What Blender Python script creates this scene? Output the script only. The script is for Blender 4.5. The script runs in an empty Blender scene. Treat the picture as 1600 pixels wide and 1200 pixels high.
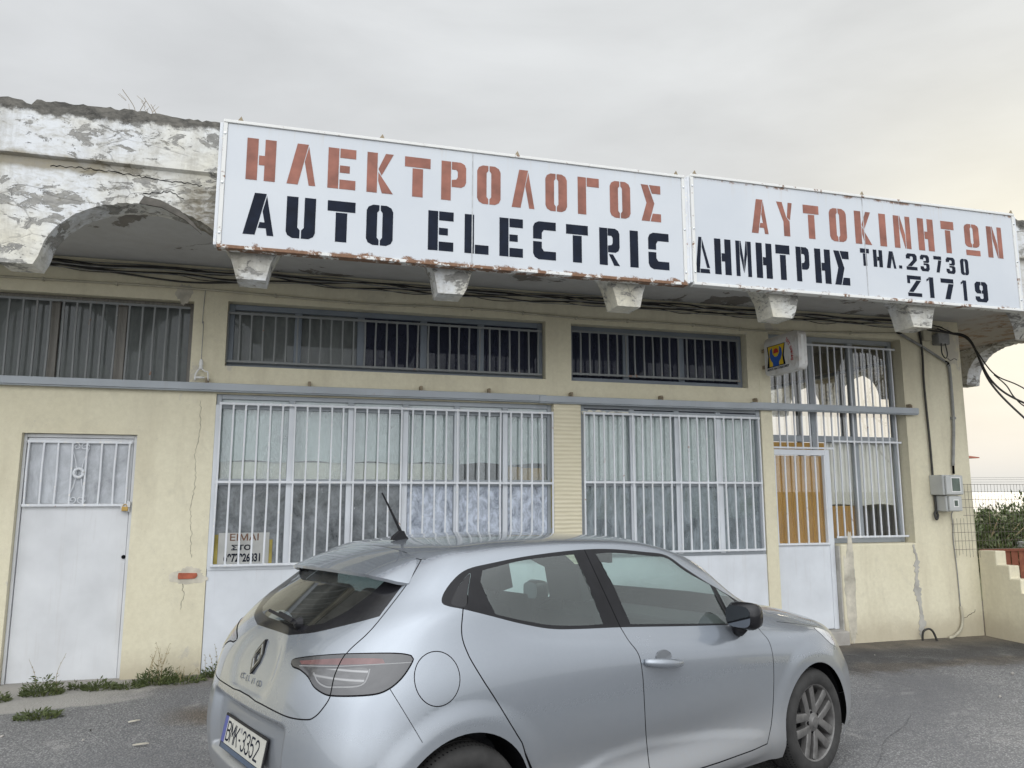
import bpy, bmesh, math, random
import numpy as np
from mathutils import Vector, Matrix
from mathutils import geometry as mg
random.seed(7)
rng = np.random.default_rng(7)
R = math.radians
sc = bpy.context.scene
COL = sc.collection

# ------------------------------------------------------------------ camera, sky, sun, exposure
CAM_Z = 1.62
pitch, yaw = R(8.275), R(15.149)
fwd = Vector((math.sin(yaw) * math.cos(pitch), math.cos(yaw) * math.cos(pitch), math.sin(pitch)))
right = Vector((math.cos(yaw), -math.sin(yaw), 0))
right = (right + right.cross(fwd) * 0.001).normalized()
up = right.cross(fwd)
cd = bpy.data.cameras.new("camera"); cam = bpy.data.objects.new("camera", cd); COL.objects.link(cam)
cd.sensor_width = 36.0; cd.lens = 36.0 * 1150.0 / 1600.0
cd.clip_start = 0.05; cd.clip_end = 3000
m3 = Matrix((right, up, -fwd)).transposed()
cam.matrix_world = Matrix.Translation((0, 0, CAM_Z)) @ m3.to_4x4()
sc.camera = cam

SUN_AZ, SUN_EL = R(50), R(14)          # azimuth from +Y towards +X, low behind the right end of the building
world = bpy.data.worlds.new("World"); sc.world = world; world.use_nodes = True
wt = world.node_tree; wt.nodes.clear()
def wn(t, **kw):
    n = wt.nodes.new(t)
    for k, v in kw.items(): setattr(n, k, v)
    return n
WL = wt.links.new
sky = wn('ShaderNodeTexSky', sky_type='NISHITA', sun_disc=False, sun_elevation=SUN_EL, sun_rotation=SUN_AZ)
sky.air_density = 1.0; sky.dust_density = 4.0; sky.ozone_density = 1.0
tc = wn('ShaderNodeTexCoord')
def wmath(op, a, b=None, c=None):
    n = wn('ShaderNodeMath', operation=op)
    for i, x in enumerate((a, b, c)):
        if x is None: continue
        if isinstance(x, (int, float)): n.inputs[i].default_value = x
        else: WL(x, n.inputs[i])
    return n.outputs[0]
def wdot(vec):
    n = wn('ShaderNodeVectorMath', operation='DOT_PRODUCT'); WL(tc.outputs['Generated'], n.inputs[0]); n.inputs[1].default_value = vec
    return n.outputs['Value']
sunv = Vector((math.sin(SUN_AZ) * math.cos(SUN_EL), math.cos(SUN_AZ) * math.cos(SUN_EL), math.sin(SUN_EL)))
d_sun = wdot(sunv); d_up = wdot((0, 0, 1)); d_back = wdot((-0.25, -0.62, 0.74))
sepn = wn('ShaderNodeMapping'); sepn.inputs['Scale'].default_value = (1.0, 1.0, 3.2); WL(tc.outputs['Generated'], sepn.inputs['Vector'])
noi = wn('ShaderNodeTexNoise'); noi.inputs['Scale'].default_value = 2.3; noi.inputs['Detail'].default_value = 6; noi.inputs['Roughness'].default_value = 0.52; noi.inputs['Distortion'].default_value = 0.3
WL(sepn.outputs[0], noi.inputs['Vector'])
# cloud layer luminance: thin and even in front, much brighter overhead and behind the viewer (raised there to light the facade)
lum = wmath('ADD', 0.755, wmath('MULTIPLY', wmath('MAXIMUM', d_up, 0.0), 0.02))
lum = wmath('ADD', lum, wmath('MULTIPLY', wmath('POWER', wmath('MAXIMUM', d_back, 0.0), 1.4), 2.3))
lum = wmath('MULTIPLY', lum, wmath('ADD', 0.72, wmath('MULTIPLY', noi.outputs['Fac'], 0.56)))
glow = wmath('POWER', wmath('MAXIMUM', d_sun, 0.0), 60.0)
wide = wmath('POWER', wmath('MAXIMUM', d_sun, 0.0), 3.0)
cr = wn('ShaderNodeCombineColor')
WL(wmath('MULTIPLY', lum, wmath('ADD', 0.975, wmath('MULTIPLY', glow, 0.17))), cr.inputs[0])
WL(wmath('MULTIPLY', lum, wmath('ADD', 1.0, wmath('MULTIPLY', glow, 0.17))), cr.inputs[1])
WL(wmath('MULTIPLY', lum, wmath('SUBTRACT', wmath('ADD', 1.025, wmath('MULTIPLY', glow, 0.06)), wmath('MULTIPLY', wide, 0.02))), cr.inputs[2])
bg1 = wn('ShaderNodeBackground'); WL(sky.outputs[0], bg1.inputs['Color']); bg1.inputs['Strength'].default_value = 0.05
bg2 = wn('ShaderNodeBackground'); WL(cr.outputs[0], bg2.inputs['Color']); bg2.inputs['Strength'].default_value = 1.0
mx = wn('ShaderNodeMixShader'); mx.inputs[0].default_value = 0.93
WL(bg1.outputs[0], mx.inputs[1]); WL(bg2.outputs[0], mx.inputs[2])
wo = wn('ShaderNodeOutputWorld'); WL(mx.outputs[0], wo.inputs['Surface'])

sd = bpy.data.lights.new("sun", 'SUN'); sun = bpy.data.objects.new("sun", sd); COL.objects.link(sun)
sd.energy = 0.6; sd.angle = R(12); sd.color = (1.0, 0.86, 0.66)
sun.rotation_euler = sunv.to_track_quat('Z', 'Y').to_euler()
sun.location = (20, 20, 20)

sc.view_settings.view_transform = 'Standard'; sc.view_settings.look = 'None'
sc.view_settings.exposure = 0.0; sc.view_settings.gamma = 1.0
try: sc.cycles.max_bounces = 10; sc.cycles.transparent_max_bounces = 16
except Exception: pass

# ------------------------------------------------------------------ helpers
def tag(o, label=None, cat=None, group=None, kind=None):
    if label: o['label'] = label
    if cat: o['category'] = cat
    if group: o['group'] = group
    if kind: o['kind'] = kind
    return o
def empty(name, loc=(0, 0, 0), label=None, cat=None, group=None):
    o = bpy.data.objects.new(name, None); COL.objects.link(o); o.location = loc; o.empty_display_size = 0.2
    return tag(o, label, cat, group)
def setpar(o, parent):
    # things are Empties at their base; their parts keep site coordinates, so they undo the base offset
    o.parent = parent
    if parent.type == 'EMPTY' and parent.name in SITE: o.location = -parent.location
SITE = set()
def site(name, loc, label, cat, group=None):
    o = empty(name, loc, label, cat, group); SITE.add(o.name); return o
class MB:
    def __init__(s): s.v = []; s.f = []; s.m = []; s.mats = []
    def _mi(s, mat):
        if mat is None: return 0
        if mat not in s.mats: s.mats.append(mat)
        return s.mats.index(mat)
    def add(s, vs, fs, mat=None):
        b = len(s.v); s.v += [tuple(p) for p in vs]; s.f += [tuple(i + b for i in f) for f in fs]; s.m += [s._mi(mat)] * len(fs); return s
    def box(s, x0, x1, y0, y1, z0, z1, mat=None):
        vs = [(x, y, z) for x in (x0, x1) for y in (y0, y1) for z in (z0, z1)]
        return s.add(vs, [(0, 1, 3, 2), (4, 6, 7, 5), (0, 4, 5, 1), (2, 3, 7, 6), (0, 2, 6, 4), (1, 5, 7, 3)], mat)
    def bar(s, a, b, w, h, upv=(0, 0, 1), mat=None):
        a, b = Vector(a), Vector(b); t = (b - a).normalized(); u = Vector(upv); sd_ = t.cross(u)
        if sd_.length < 1e-4: sd_ = t.cross(Vector((0, 1, 0)))
        sd_.normalize(); u = sd_.cross(t)
        vs = [p + sd_ * sx * w / 2 + u * sz * h / 2 for p in (a, b) for sx in (-1, 1) for sz in (-1, 1)]
        return s.add(vs, [(0, 2, 3, 1), (4, 5, 7, 6), (0, 1, 5, 4), (2, 6, 7, 3), (0, 4, 6, 2), (1, 3, 7, 5)], mat)
    def tube(s, pts, r, n=8, mat=None, cap=True):
        pts = [Vector(p) for p in pts]; k = len(pts); rs = r if isinstance(r, (list, tuple)) else [r] * k
        ref = None; vs = []
        for i, p in enumerate(pts):
            t = (pts[min(i + 1, k - 1)] - pts[max(i - 1, 0)]).normalized()
            if ref is None:
                ref = t.cross(Vector((0, 0, 1)))
                if ref.length < 0.1: ref = t.cross(Vector((1, 0, 0)))
            ref = (ref - t * ref.dot(t)).normalized(); w = t.cross(ref)
            for j in range(n):
                a = 2 * math.pi * j / n; vs.append(p + (ref * math.cos(a) + w * math.sin(a)) * rs[i])
        fs = [(i * n + j, i * n + (j + 1) % n, (i + 1) * n + (j + 1) % n, (i + 1) * n + j) for i in range(k - 1) for j in range(n)]
        if cap: fs += [tuple(reversed(range(n))), tuple((k - 1) * n + j for j in range(n))]
        return s.add(vs, fs, mat)
    def prism(s, poly, fn, d, mat=None, sides=True):
        """poly: 2D list (ccw or cw), fn(u,v)->3D, d: extrusion vector"""
        P = [Vector(fn(*p)) for p in poly]; n = len(P); d = Vector(d)
        tris = mg.tessellate_polygon([[Vector((p[0], p[1], 0)) for p in poly]])
        fs = [tuple(t) for t in tris] + [tuple(i + n for i in reversed(t)) for t in tris]
        if sides: fs += [(i, (i + 1) % n, (i + 1) % n + n, i + n) for i in range(n)]
        return s.add(P + [p + d for p in P], fs, mat)
    def lathe(s, prof, fn, n=48, mat=None):
        """prof: list of (r, h); fn(cx, cy, h)->3D"""
        k = len(prof); vs = []
        for i in range(n):
            a = 2 * math.pi * i / n
            for r, h in prof: vs.append(fn(r * math.cos(a), r * math.sin(a), h))
        fs = [(i * k + j, i * k + j + 1, ((i + 1) % n) * k + j + 1, ((i + 1) % n) * k + j) for i in range(n) for j in range(k - 1)]
        return s.add(vs, fs, mat)
    def build_each(s, name, mat=None, parent=None, **kw):
        # one object for every connected piece
        par = list(range(len(s.v)))
        def fnd(i):
            while par[i] != i: par[i] = par[par[i]]; i = par[i]
            return i
        for f in s.f:
            for i in f[1:]: par[fnd(i)] = fnd(f[0])
        grp = {}
        for k, f in enumerate(s.f): grp.setdefault(fnd(f[0]), []).append(k)
        out = []
        for ks in grp.values():
            ids = sorted({i for k in ks for i in s.f[k]}); mp = {i: n for n, i in enumerate(ids)}
            q = MB(); q.v = [s.v[i] for i in ids]; q.f = [tuple(mp[i] for i in s.f[k]) for k in ks]; q.mats = list(s.mats); q.m = [s.m[k] for k in ks]
            out.append(q.build(name, mat, parent, **kw))
        return out
    def build(s, name, mat=None, parent=None, smooth=False, bevel=0.0, recalc=True, subsurf=0, seg=2):
        me = bpy.data.meshes.new(name); me.from_pydata(s.v, [], s.f)
        if s.mats:
            for m_ in s.mats: me.materials.append(m_)
            me.polygons.foreach_set('material_index', s.m)
        elif mat: me.materials.append(mat)
        if recalc:
            bm = bmesh.new(); bm.from_mesh(me); bmesh.ops.recalc_face_normals(bm, faces=bm.faces); bm.to_mesh(me); bm.free()
        if smooth:
            me.polygons.foreach_set('use_smooth', [True] * len(me.polygons))
        me.update()
        o = bpy.data.objects.new(name, me); COL.objects.link(o)
        if parent: setpar(o, parent)
        if bevel > 0:
            b = o.modifiers.new('bevel', 'BEVEL'); b.width = bevel; b.segments = seg; b.limit_method = 'ANGLE'
        if subsurf:
            b = o.modifiers.new('sub', 'SUBSURF'); b.levels = subsurf; b.render_levels = subsurf
        return o
def text_mesh(body, size, xform, mat, parent, name='lettering', sx=1.0, bold=0.0, extrude=0.001):
    cu = bpy.data.curves.new('text', 'FONT'); cu.body = body; cu.size = size; cu.extrude = extrude; cu.offset = bold
    cu.align_x = 'CENTER'; cu.align_y = 'CENTER'
    t = bpy.data.objects.new('text', cu); COL.objects.link(t)
    dg = bpy.context.evaluated_depsgraph_get(); me = bpy.data.meshes.new_from_object(t.evaluated_get(dg))
    bpy.data.objects.remove(t)
    me.transform(Matrix.Diagonal((sx, 1, 1, 1))); me.transform(xform)
    me.materials.clear(); me.materials.append(mat); me.name = name
    o = bpy.data.objects.new(name, me); COL.objects.link(o); setpar(o, parent)
    return o

# ------------------------------------------------------------------ materials
class NM:
    def __init__(s, name):
        s.m = bpy.data.materials.new(name); s.m.use_nodes = True; s.t = s.m.node_tree
        s.b = s.t.nodes['Principled BSDF']; s.o = s.t.nodes['Material Output']; s.tc = None
    def n(s, t, **kw):
        n = s.t.nodes.new(t)
        for k, v in kw.items(): setattr(n, k, v)
        return n
    def link(s, a, b): s.t.links.new(a, b)
    def co(s, scale=(1, 1, 1), out='Object', loc=(0, 0, 0), rot=(0, 0, 0)):
        if s.tc is None: s.tc = s.n('ShaderNodeTexCoord')
        mp = s.n('ShaderNodeMapping'); mp.inputs['Scale'].default_value = scale; mp.inputs['Location'].default_value = loc; mp.inputs['Rotation'].default_value = rot
        s.link(s.tc.outputs[out], mp.inputs['Vector']); return mp.outputs[0]
    def noise(s, scale, detail=4, rough=.55, dist=0, vec=None):
        n = s.n('ShaderNodeTexNoise'); n.inputs['Scale'].default_value = scale; n.inputs['Detail'].default_value = detail
        n.inputs['Roughness'].default_value = rough; n.inputs['Distortion'].default_value = dist
        s.link(vec if vec is not None else s.co(), n.inputs['Vector']); return n.outputs['Fac']
    def voro(s, scale, feature='F1', vec=None, out='Distance', rnd=1.0):
        n = s.n('ShaderNodeTexVoronoi', feature=feature); n.inputs['Scale'].default_value = scale; n.inputs['Randomness'].default_value = rnd
        s.link(vec if vec is not None else s.co(), n.inputs['Vector']); return n.outputs[out]
    def ramp(s, fac, *stops, interp='LINEAR'):
        n = s.n('ShaderNodeValToRGB'); s.link(fac, n.inputs[0]); r = n.color_ramp; r.interpolation = interp
        while len(r.elements) < len(stops): r.elements.new(0.5)
        for e, (p, c) in zip(r.elements, stops):
            e.position = p; e.color = (c, c, c, 1) if isinstance(c, (int, float)) else (*c, 1)
        return n.outputs[0]
    def mix(s, fac, a, b, mode='MIX'):
        n = s.n('ShaderNodeMix', data_type='RGBA', blend_type=mode)
        for v, i in ((fac, 0), (a, 6), (b, 7)):
            if isinstance(v, (int, float)): n.inputs[i].default_value = v if i == 0 else (v, v, v, 1)
            elif isinstance(v, (tuple, list)): n.inputs[i].default_value = (*v, 1)
            else: s.link(v, n.inputs[i])
        return n.outputs[2]
    def math(s, op, a, b=0.0, clamp=False):
        n = s.n('ShaderNodeMath', operation=op); n.use_clamp = clamp
        for i, v in enumerate((a, b)):
            if isinstance(v, (int, float)): n.inputs[i].default_value = v
            else: s.link(v, n.inputs[i])
        return n.outputs[0]
    def axis(s, i, out='Object'):
        if s.tc is None: s.tc = s.n('ShaderNodeTexCoord')
        n = s.n('ShaderNodeSeparateXYZ'); s.link(s.tc.outputs[out], n.inputs[0]); return n.outputs[i]
    def rng_(s, v, a, b, lo=0.0, hi=1.0):
        n = s.n('ShaderNodeMapRange'); n.interpolation_type = 'SMOOTHSTEP'; s.link(v, n.inputs[0])
        n.inputs[1].default_value = a; n.inputs[2].default_value = b; n.inputs[3].default_value = lo; n.inputs[4].default_value = hi; return n.outputs[0]
    def bump(s, h, strength=.3, dist=.01, prev=None):
        n = s.n('ShaderNodeBump'); n.inputs['Strength'].default_value = strength; n.inputs['Distance'].default_value = dist
        s.link(h, n.inputs['Height'])
        if prev is not None: s.link(prev, n.inputs['Normal'])
        return n.outputs[0]
    def fin(s, col=None, rough=None, normal=None, **kw):
        b = s.b
        if col is not None:
            if isinstance(col, (tuple, list)): b.inputs['Base Color'].default_value = (*col, 1)
            else: s.link(col, b.inputs['Base Color'])
        if rough is not None:
            if isinstance(rough, (int, float)): b.inputs['Roughness'].default_value = rough
            else: s.link(rough, b.inputs['Roughness'])
        if normal is not None: s.link(normal, b.inputs['Normal'])
        for k, v in kw.items(): b.inputs[k.replace('_', ' ')].default_value = v
        return s.m
def simple(name, col, rough=.5, var=.12, scale=12, bump=0.0, **kw):
    m = NM(name); n = m.noise(scale, 5)
    c = m.mix(m.ramp(n, (.3, 0.0), (.7, 1.0)), tuple(x * (1 - var) for x in col), tuple(min(1, x * (1 + var)) for x in col))
    nr = m.bump(m.noise(scale * 6, 4), bump, .004) if bump else None
    return m.fin(c, rough, nr, **kw)

def mat_wall():
    m = NM('cream_plaster')
    big = m.noise(.55, 5, .6); streak = m.noise(2.2, 5, .62, .3, m.co((1.6, 1.6, .22))); fine = m.noise(26, 5, .65)
    c = m.mix(m.ramp(big, (.3, 0), (.72, 1)), (.655, .605, .445), (.725, .68, .525))
    c = m.mix(m.ramp(streak, (.50, 0), (.78, .6)), c, (.47, .42, .31))
    c = m.mix(m.ramp(fine, (.35, .22), (.65, 0)), c, (.46, .41, .29))
    # repaired grey render showing through in patches
    patch = m.noise(1.15, 6, .62, .5, m.co((1, 1, 1), loc=(3.1, 0, 1.7)))
    c = m.mix(m.ramp(patch, (.655, 0), (.68, .75)), c, (.50, .47, .41))
    # soiled splash zone with a ragged top along the ground
    soil = m.math('ADD', m.axis(2), m.math('MULTIPLY', m.noise(5, 6, .7), -.34))
    c = m.mix(m.rng_(soil, .12, -.16, 0, .6), c, (.40, .345, .25))
    # hairline cracks
    vor = m.voro(.75, 'DISTANCE_TO_EDGE', m.mix(.10, m.co(), m.n('ShaderNodeTexNoise').outputs['Color']))
    ck = m.math('MULTIPLY', m.ramp(vor, (.0, 1), (.006, 0)), 0.0)
    blot = m.noise(3.3, 7, .68, .5, m.co((1, 1, .8), loc=(2, 0, 6)))
    c = m.mix(m.ramp(blot, (.55, 0), (.74, .42)), c, (.47, .435, .34))
    spk = m.noise(48, 4, .7, .2, m.co(loc=(6, 6, 6)))
    c = m.mix(m.math('MULTIPLY', m.ramp(spk, (.66, 0), (.70, .7)), m.ramp(blot, (.45, 0), (.6, 1))), c, (.36, .33, .27))
    nr = m.bump(m.noise(9, 6, .6), .25, .012); nr = m.bump(m.noise(70, 4, .6), .25, .003, nr); nr = m.bump(ck, -.5, .006, nr)
    return m.fin(c, .85, nr)
def mat_peel():
    m = NM('peeling_whitewash')
    v = m.co((.75, .75, 1.5)); v2 = m.co((1, 1, 1.7), loc=(5, 1, 2))
    a = m.noise(7.5, 10, .74, .6, v); b = m.noise(1.5, 5, .6, .2, v2); c3 = m.noise(17, 7, .7, .4, v)
    white = m.mix(m.ramp(m.noise(1.3, 5), (.40, 0), (.62, 1)), (.66, .675, .69), (.67, .635, .52))
    strk = m.noise(3.2, 7, .7, .2, m.co((2.2, 2.2, .35)))
    grime = m.mix(m.ramp(c3, (.44, 0), (.66, .65)), white, (.42, .40, .35)); grime = m.mix(m.ramp(strk, (.50, 0), (.72, .6)), grime, (.30, .285, .25))
    lay = m.math('ADD', a, m.math('MULTIPLY', m.math('SUBTRACT', b, .5), .75))
    grey = m.mix(m.ramp(c3, (.3, 0), (.7, 1)), (.17, .167, .157), (.39, .38, .355))
    pk = m.ramp(lay, (.572, 0), (.582, 1))
    c = m.mix(pk, grime, grey)
    sp = m.ramp(m.noise(17, 6, .68, .8, v), (.605, 0), (.62, 1))
    c = m.mix(m.math('MULTIPLY', sp, m.ramp(b, (.42, 0), (.55, 1))), c, (.26, .25, .22))
    # blackened weathered coping, ragged
    z = m.math('ADD', m.axis(2), m.math('MULTIPLY', m.math('SUBTRACT', m.noise(3.4, 8, .72), .5), .30))
    tk = m.rng_(z, 4.30, 4.345)
    c = m.mix(tk, c, m.mix(m.ramp(c3, (.35, 0), (.65, 1)), (.055, .053, .048), (.17, .16, .14)))
    # dark ragged joint beneath the projecting band
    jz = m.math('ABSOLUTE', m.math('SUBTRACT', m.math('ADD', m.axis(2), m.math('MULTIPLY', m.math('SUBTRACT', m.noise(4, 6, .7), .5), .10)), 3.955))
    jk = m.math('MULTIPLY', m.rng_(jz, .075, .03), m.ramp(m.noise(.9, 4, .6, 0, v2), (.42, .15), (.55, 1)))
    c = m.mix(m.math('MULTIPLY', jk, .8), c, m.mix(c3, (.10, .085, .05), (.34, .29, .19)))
    mo = m.math('MULTIPLY', m.rng_(m.math('ADD', m.axis(0), m.math('MULTIPLY', m.noise(4, 7, .7), -.6)), -1.42, -1.25), m.rng_(m.math('ADD', m.axis(2), m.math('MULTIPLY', m.noise(5, 7, .7), .3)), 4.12, 4.0))
    mo = m.math('MULTIPLY', mo, m.rng_(m.axis(0), -.5, -.7)); c = m.mix(m.math('MULTIPLY', mo, m.ramp(c3, (.35, .45), (.6, .95))), c, (.17, .15, .11))
    # cracks
    wv = m.mix(.30, m.co((1, 1, 1.6)), m.n('ShaderNodeTexNoise').outputs['Color'])
    vor = m.voro(2.3, 'DISTANCE_TO_EDGE', wv)
    ck = m.math('MULTIPLY', m.ramp(vor, (0, 1), (.012, 0)), m.ramp(m.noise(1.6, 4, .5, 0, m.co(loc=(2, 9, 4))), (.5, 0), (.56, 1)))
    ck = m.math('MULTIPLY', ck, .35)
    c = m.mix(ck, c, (.06, .055, .05))
    h = m.math('SUBTRACT', m.math('MULTIPLY', a, .3), m.math('ADD', pk, m.math('MULTIPLY', ck, 1.2)))
    nr = m.bump(h, .7, .008); nr = m.bump(m.noise(55, 5, .65), .35, .004, nr)
    return m.fin(c, .88, nr)
def mat_soffit():
    m = NM('stained_soffit')
    a = m.noise(1.5, 8, .66, .5, m.co((1, 1, 1), loc=(1, 3, 0))); b = m.noise(6, 7, .7, .3)
    c = m.mix(m.ramp(b, (.35, 0), (.7, .6)), (.50, .50, .49), (.40, .39, .37))
    c = m.mix(m.ramp(a, (.60, 0), (.615, 1)), c, m.mix(b, (.10, .09, .08), (.30, .28, .25)))
    rx = m.rng_(m.axis(0), 7.4, 8.4)
    c = m.mix(m.math('MULTIPLY', rx, m.ramp(b, (.40, 1), (.52, .25))), c, (.30, .20, .13))
    return m.fin(c, .9, m.bump(a, .4, .01))
def mat_metal_paint(name, col, rust=.62, chip=.64, rough=.45, rc=(.16, .07, .035)):
    m = NM(name)
    n1 = m.noise(9, 7, .7, .3); n2 = m.noise(34, 5, .65)
    c = m.mix(m.ramp(m.noise(3, 4), (.3, 0), (.7, 1)), tuple(x * .9 for x in col), tuple(min(1, x * 1.06) for x in col))
    run = m.noise(4.5, 6, .68, .1, m.co((3.5, 3.5, .22)))
    c = m.mix(m.ramp(run, (.56, 0), (.78, .5)), c, tuple(x * .62 + y * .2 for x, y in zip(col, (.5, .36, .24))))
    c = m.mix(m.ramp(n2, (chip, 0), (chip + .03, .8)), c, (.78, .76, .70))
    c = m.mix(m.ramp(n1, (rust, 0), (rust + .05, 1)), c, m.mix(n2, rc, tuple(x * 2.2 for x in rc)))
    return m.fin(c, m.math('ADD', rough, m.math('MULTIPLY', n1, .2)), m.bump(n2, .15, .002))
def mat_sign():
    m = NM('white_sign_sheet')
    fine = m.noise(30, 6, .7); med = m.noise(7, 6, .7, .3); z = m.axis(2)
    c = m.mix(m.ramp(m.noise(1.2, 4), (.3, 0), (.7, 1)), (.505, .535, .575), (.56, .585, .615))
    drip = m.noise(5, 5, .65, 0, m.co((6, 1, .35)))
    c = m.mix(m.math('MULTIPLY', m.ramp(drip, (.55, 0), (.75, .5)), m.rng_(z, 4.18, 4.42)), c, (.50, .44, .36))
    e1 = m.rng_(m.math('ADD', z, m.math('MULTIPLY', m.math('SUBTRACT', med, .5), -.20)), 3.428, 3.405)
    e2 = m.rng_(m.math('ADD', z, m.math('MULTIPLY', m.math('SUBTRACT', med, .5), .10)), 4.375, 4.40)
    e = m.math('MAXIMUM', m.math('MULTIPLY', e1, m.rng_(m.axis(0), 3.10, 3.15, 1.0, .5)), m.math('MULTIPLY', e2, m.ramp(med, (.48, 0), (.56, 1))))
    c = m.mix(e, c, m.mix(m.ramp(fine, (.35, 0), (.65, 1)), (.085, .04, .022), (.27, .14, .075)))
    sp = m.ramp(m.noise(22, 4, .6, 0, m.co(loc=(4, 4, 4))), (.76, 0), (.79, .7))
    c = m.mix(sp, c, (.36, .23, .13))
    return m.fin(c, .42, m.bump(m.noise(1.6, 3), .12, .03))
def mat_asphalt():
    m = NM('worn_asphalt')
    vec = m.co()
    st = m.voro(78, 'F1', vec); stc = m.voro(78, 'F1', vec, 'Color'); fine = m.noise(160, 4, .7); big = m.noise(.45, 6, .62, .4); med = m.noise(2.4, 7, .68, .3)
    sv = m.n('ShaderNodeSeparateXYZ'); m.link(stc, sv.inputs[0])
    c = m.mix(sv.outputs[0], (.135, .135, .137), (.385, .38, .37))
    c = m.mix(m.ramp(st, (.25, 0), (.55, .75)), c, (.10, .10, .102))
    c = m.mix(m.ramp(big, (.38, .75), (.58, 0)), c, (.115, .115, .12))
    c = m.mix(m.ramp(med, (.58, 0), (.75, .5)), c, (.42, .41, .385))
    lp = m.voro(26, 'F1', vec); c = m.mix(m.math('MULTIPLY', m.ramp(lp, (.05, 1), (.10, 0)), m.ramp(med, (.45, 0), (.55, 1))), c, (.42, .41, .39))
    # worn dirt and oil along the shop front, ragged outline
    X, Y = m.axis(0), m.axis(1)
    wob = m.math('MULTIPLY', m.math('SUBTRACT', m.noise(1.3, 7, .7), .5), 1.3)
    oil = m.math('MULTIPLY', m.rng_(m.math('ADD', Y, wob), 5.9, 6.5), m.rng_(m.math('ADD', X, wob), 3.6, 4.4))
    c = m.mix(m.math('MULTIPLY', oil, m.ramp(med, (.30, 1.0), (.72, .55))), c, (.26, .245, .23), 'MULTIPLY')
    br = m.math('MULTIPLY', m.rng_(m.math('ABSOLUTE', m.math('SUBTRACT', m.math('ADD', Y, m.math('MULTIPLY', wob, .7)), 6.25)), .22, .03), m.rng_(X, 4.6, 5.4))
    c = m.mix(m.math('MULTIPLY', br, .6), c, (.78, .62, .44), 'MULTIPLY')
    br2 = m.math('MULTIPLY', m.rng_(m.math('ABSOLUTE', m.math('SUBTRACT', m.math('ADD', Y, m.math('MULTIPLY', wob, .35)), 6.15)), .28, .06), m.rng_(m.math('ABSOLUTE', m.math('ADD', X, .55)), .55, .15))
    c = m.mix(m.math('MULTIPLY', br2, .85), c, (.70, .56, .40), 'MULTIPLY')
    dirt = m.rng_(m.math('ADD', Y, m.math('MULTIPLY', wob, .5)), 6.75, 7.2)
    c = m.mix(m.math('MULTIPLY', dirt, m.ramp(med, (.35, .35), (.65, .9))), c, m.mix(fine, (.10, .085, .062), (.24, .205, .16)))
    # pale broken concrete by the left door
    ed = m.math('ADD', m.math('ADD', Y, m.math('MULTIPLY', X, -.22)), m.math('MULTIPLY', wob, .40))
    pc = m.math('MULTIPLY', m.rng_(ed, 6.86, 6.95), m.rng_(m.math('ADD', X, m.math('MULTIPLY', wob, .8)), -1.1, -1.5))
    c = m.mix(m.math('MULTIPLY', pc, .75), c, m.mix(med, (.28, .27, .245), (.42, .40, .37)))
    # cracks
    wv = m.mix(.22, m.co(), m.n('ShaderNodeTexNoise').outputs['Color'])
    ck = m.math('MULTIPLY', m.ramp(m.voro(.42, 'DISTANCE_TO_EDGE', wv), (0, 1), (.005, 0)), m.ramp(m.noise(.7, 3, .5, 0, m.co(loc=(3, 7, 1))), (.47, 0), (.55, 1)))
    c = m.mix(m.math('MULTIPLY', ck, .25), c, (.045, .045, .047))
    nr = m.bump(m.math('SUBTRACT', m.math('MULTIPLY', st, -1.0), ck), .9, .006); nr = m.bump(fine, .5, .003, nr); nr = m.bump(med, .25, .02, nr)
    return m.fin(c, .88, nr)
def mat_glass(name, tint=(.75, .82, .82), tr=.85, rough=.02, dirt=0.0, dirtcol=(.6, .62, .64), dscale=4.0, stretch=(1, 1, .35), lo=.5, hi=.7, ior=1.5, fine=.5, fleck=0, refl=.065):
    m = NM(name); t = m.t
    m.t.nodes.remove(m.b)
    tr_ = m.n('ShaderNodeBsdfTransparent'); tr_.inputs[0].default_value = (*[x * tr for x in tint], 1)
    gl = m.n('ShaderNodeBsdfGlossy'); gl.inputs['Roughness'].default_value = rough; gl.inputs['Color'].default_value = (.95, .97, 1, 1)
    fr = m.n('ShaderNodeFresnel'); fr.inputs['IOR'].default_value = ior
    geo = m.n('ShaderNodeNewGeometry')
    # same reflectance from either side of the thin pane
    lw = m.n('ShaderNodeLayerWeight'); lw.inputs['Blend'].default_value = .5
    k = m.math('ADD', refl, m.math('MULTIPLY', m.math('POWER', lw.outputs['Facing'], 3.2), .9), True)
    mx1 = m.n('ShaderNodeMixShader'); m.link(k, mx1.inputs[0]); m.link(tr_.outputs[0], mx1.inputs[1]); m.link(gl.outputs[0], mx1.inputs[2])
    out = mx1.outputs[0]
    if dirt > 0:
        df = m.n('ShaderNodeBsdfDiffuse'); df.inputs[0].default_value = (*dirtcol, 1)
        a = m.noise(dscale, 8, .68, .6, m.co(stretch)); b = m.noise(dscale * 5, 6, .7, .3, m.co(stretch))
        f = m.math('MULTIPLY', m.math('ADD', m.ramp(a, (lo, 0.12), (hi, 1)), m.math('MULTIPLY', m.math('SUBTRACT', b, .5), fine)), dirt, True)
        if fleck:
            fk = m.ramp(m.noise(16, 3, .5, .2, m.co((1.0, 1, .33), loc=(3, 1, 7))), (.735, 0), (.745, .9)); f = m.math('MAXIMUM', f, fk); dcol = m.mix(fk, dirtcol, (.72, .73, .73)); m.link(dcol, df.inputs[0])
        mx2 = m.n('ShaderNodeMixShader'); m.link(f, mx2.inputs[0]); m.link(out, mx2.inputs[1]); m.link(df.outputs[0], mx2.inputs[2]); out = mx2.outputs[0]
    m.link(out, m.o.inputs['Surface'])
    return m.m
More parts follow.
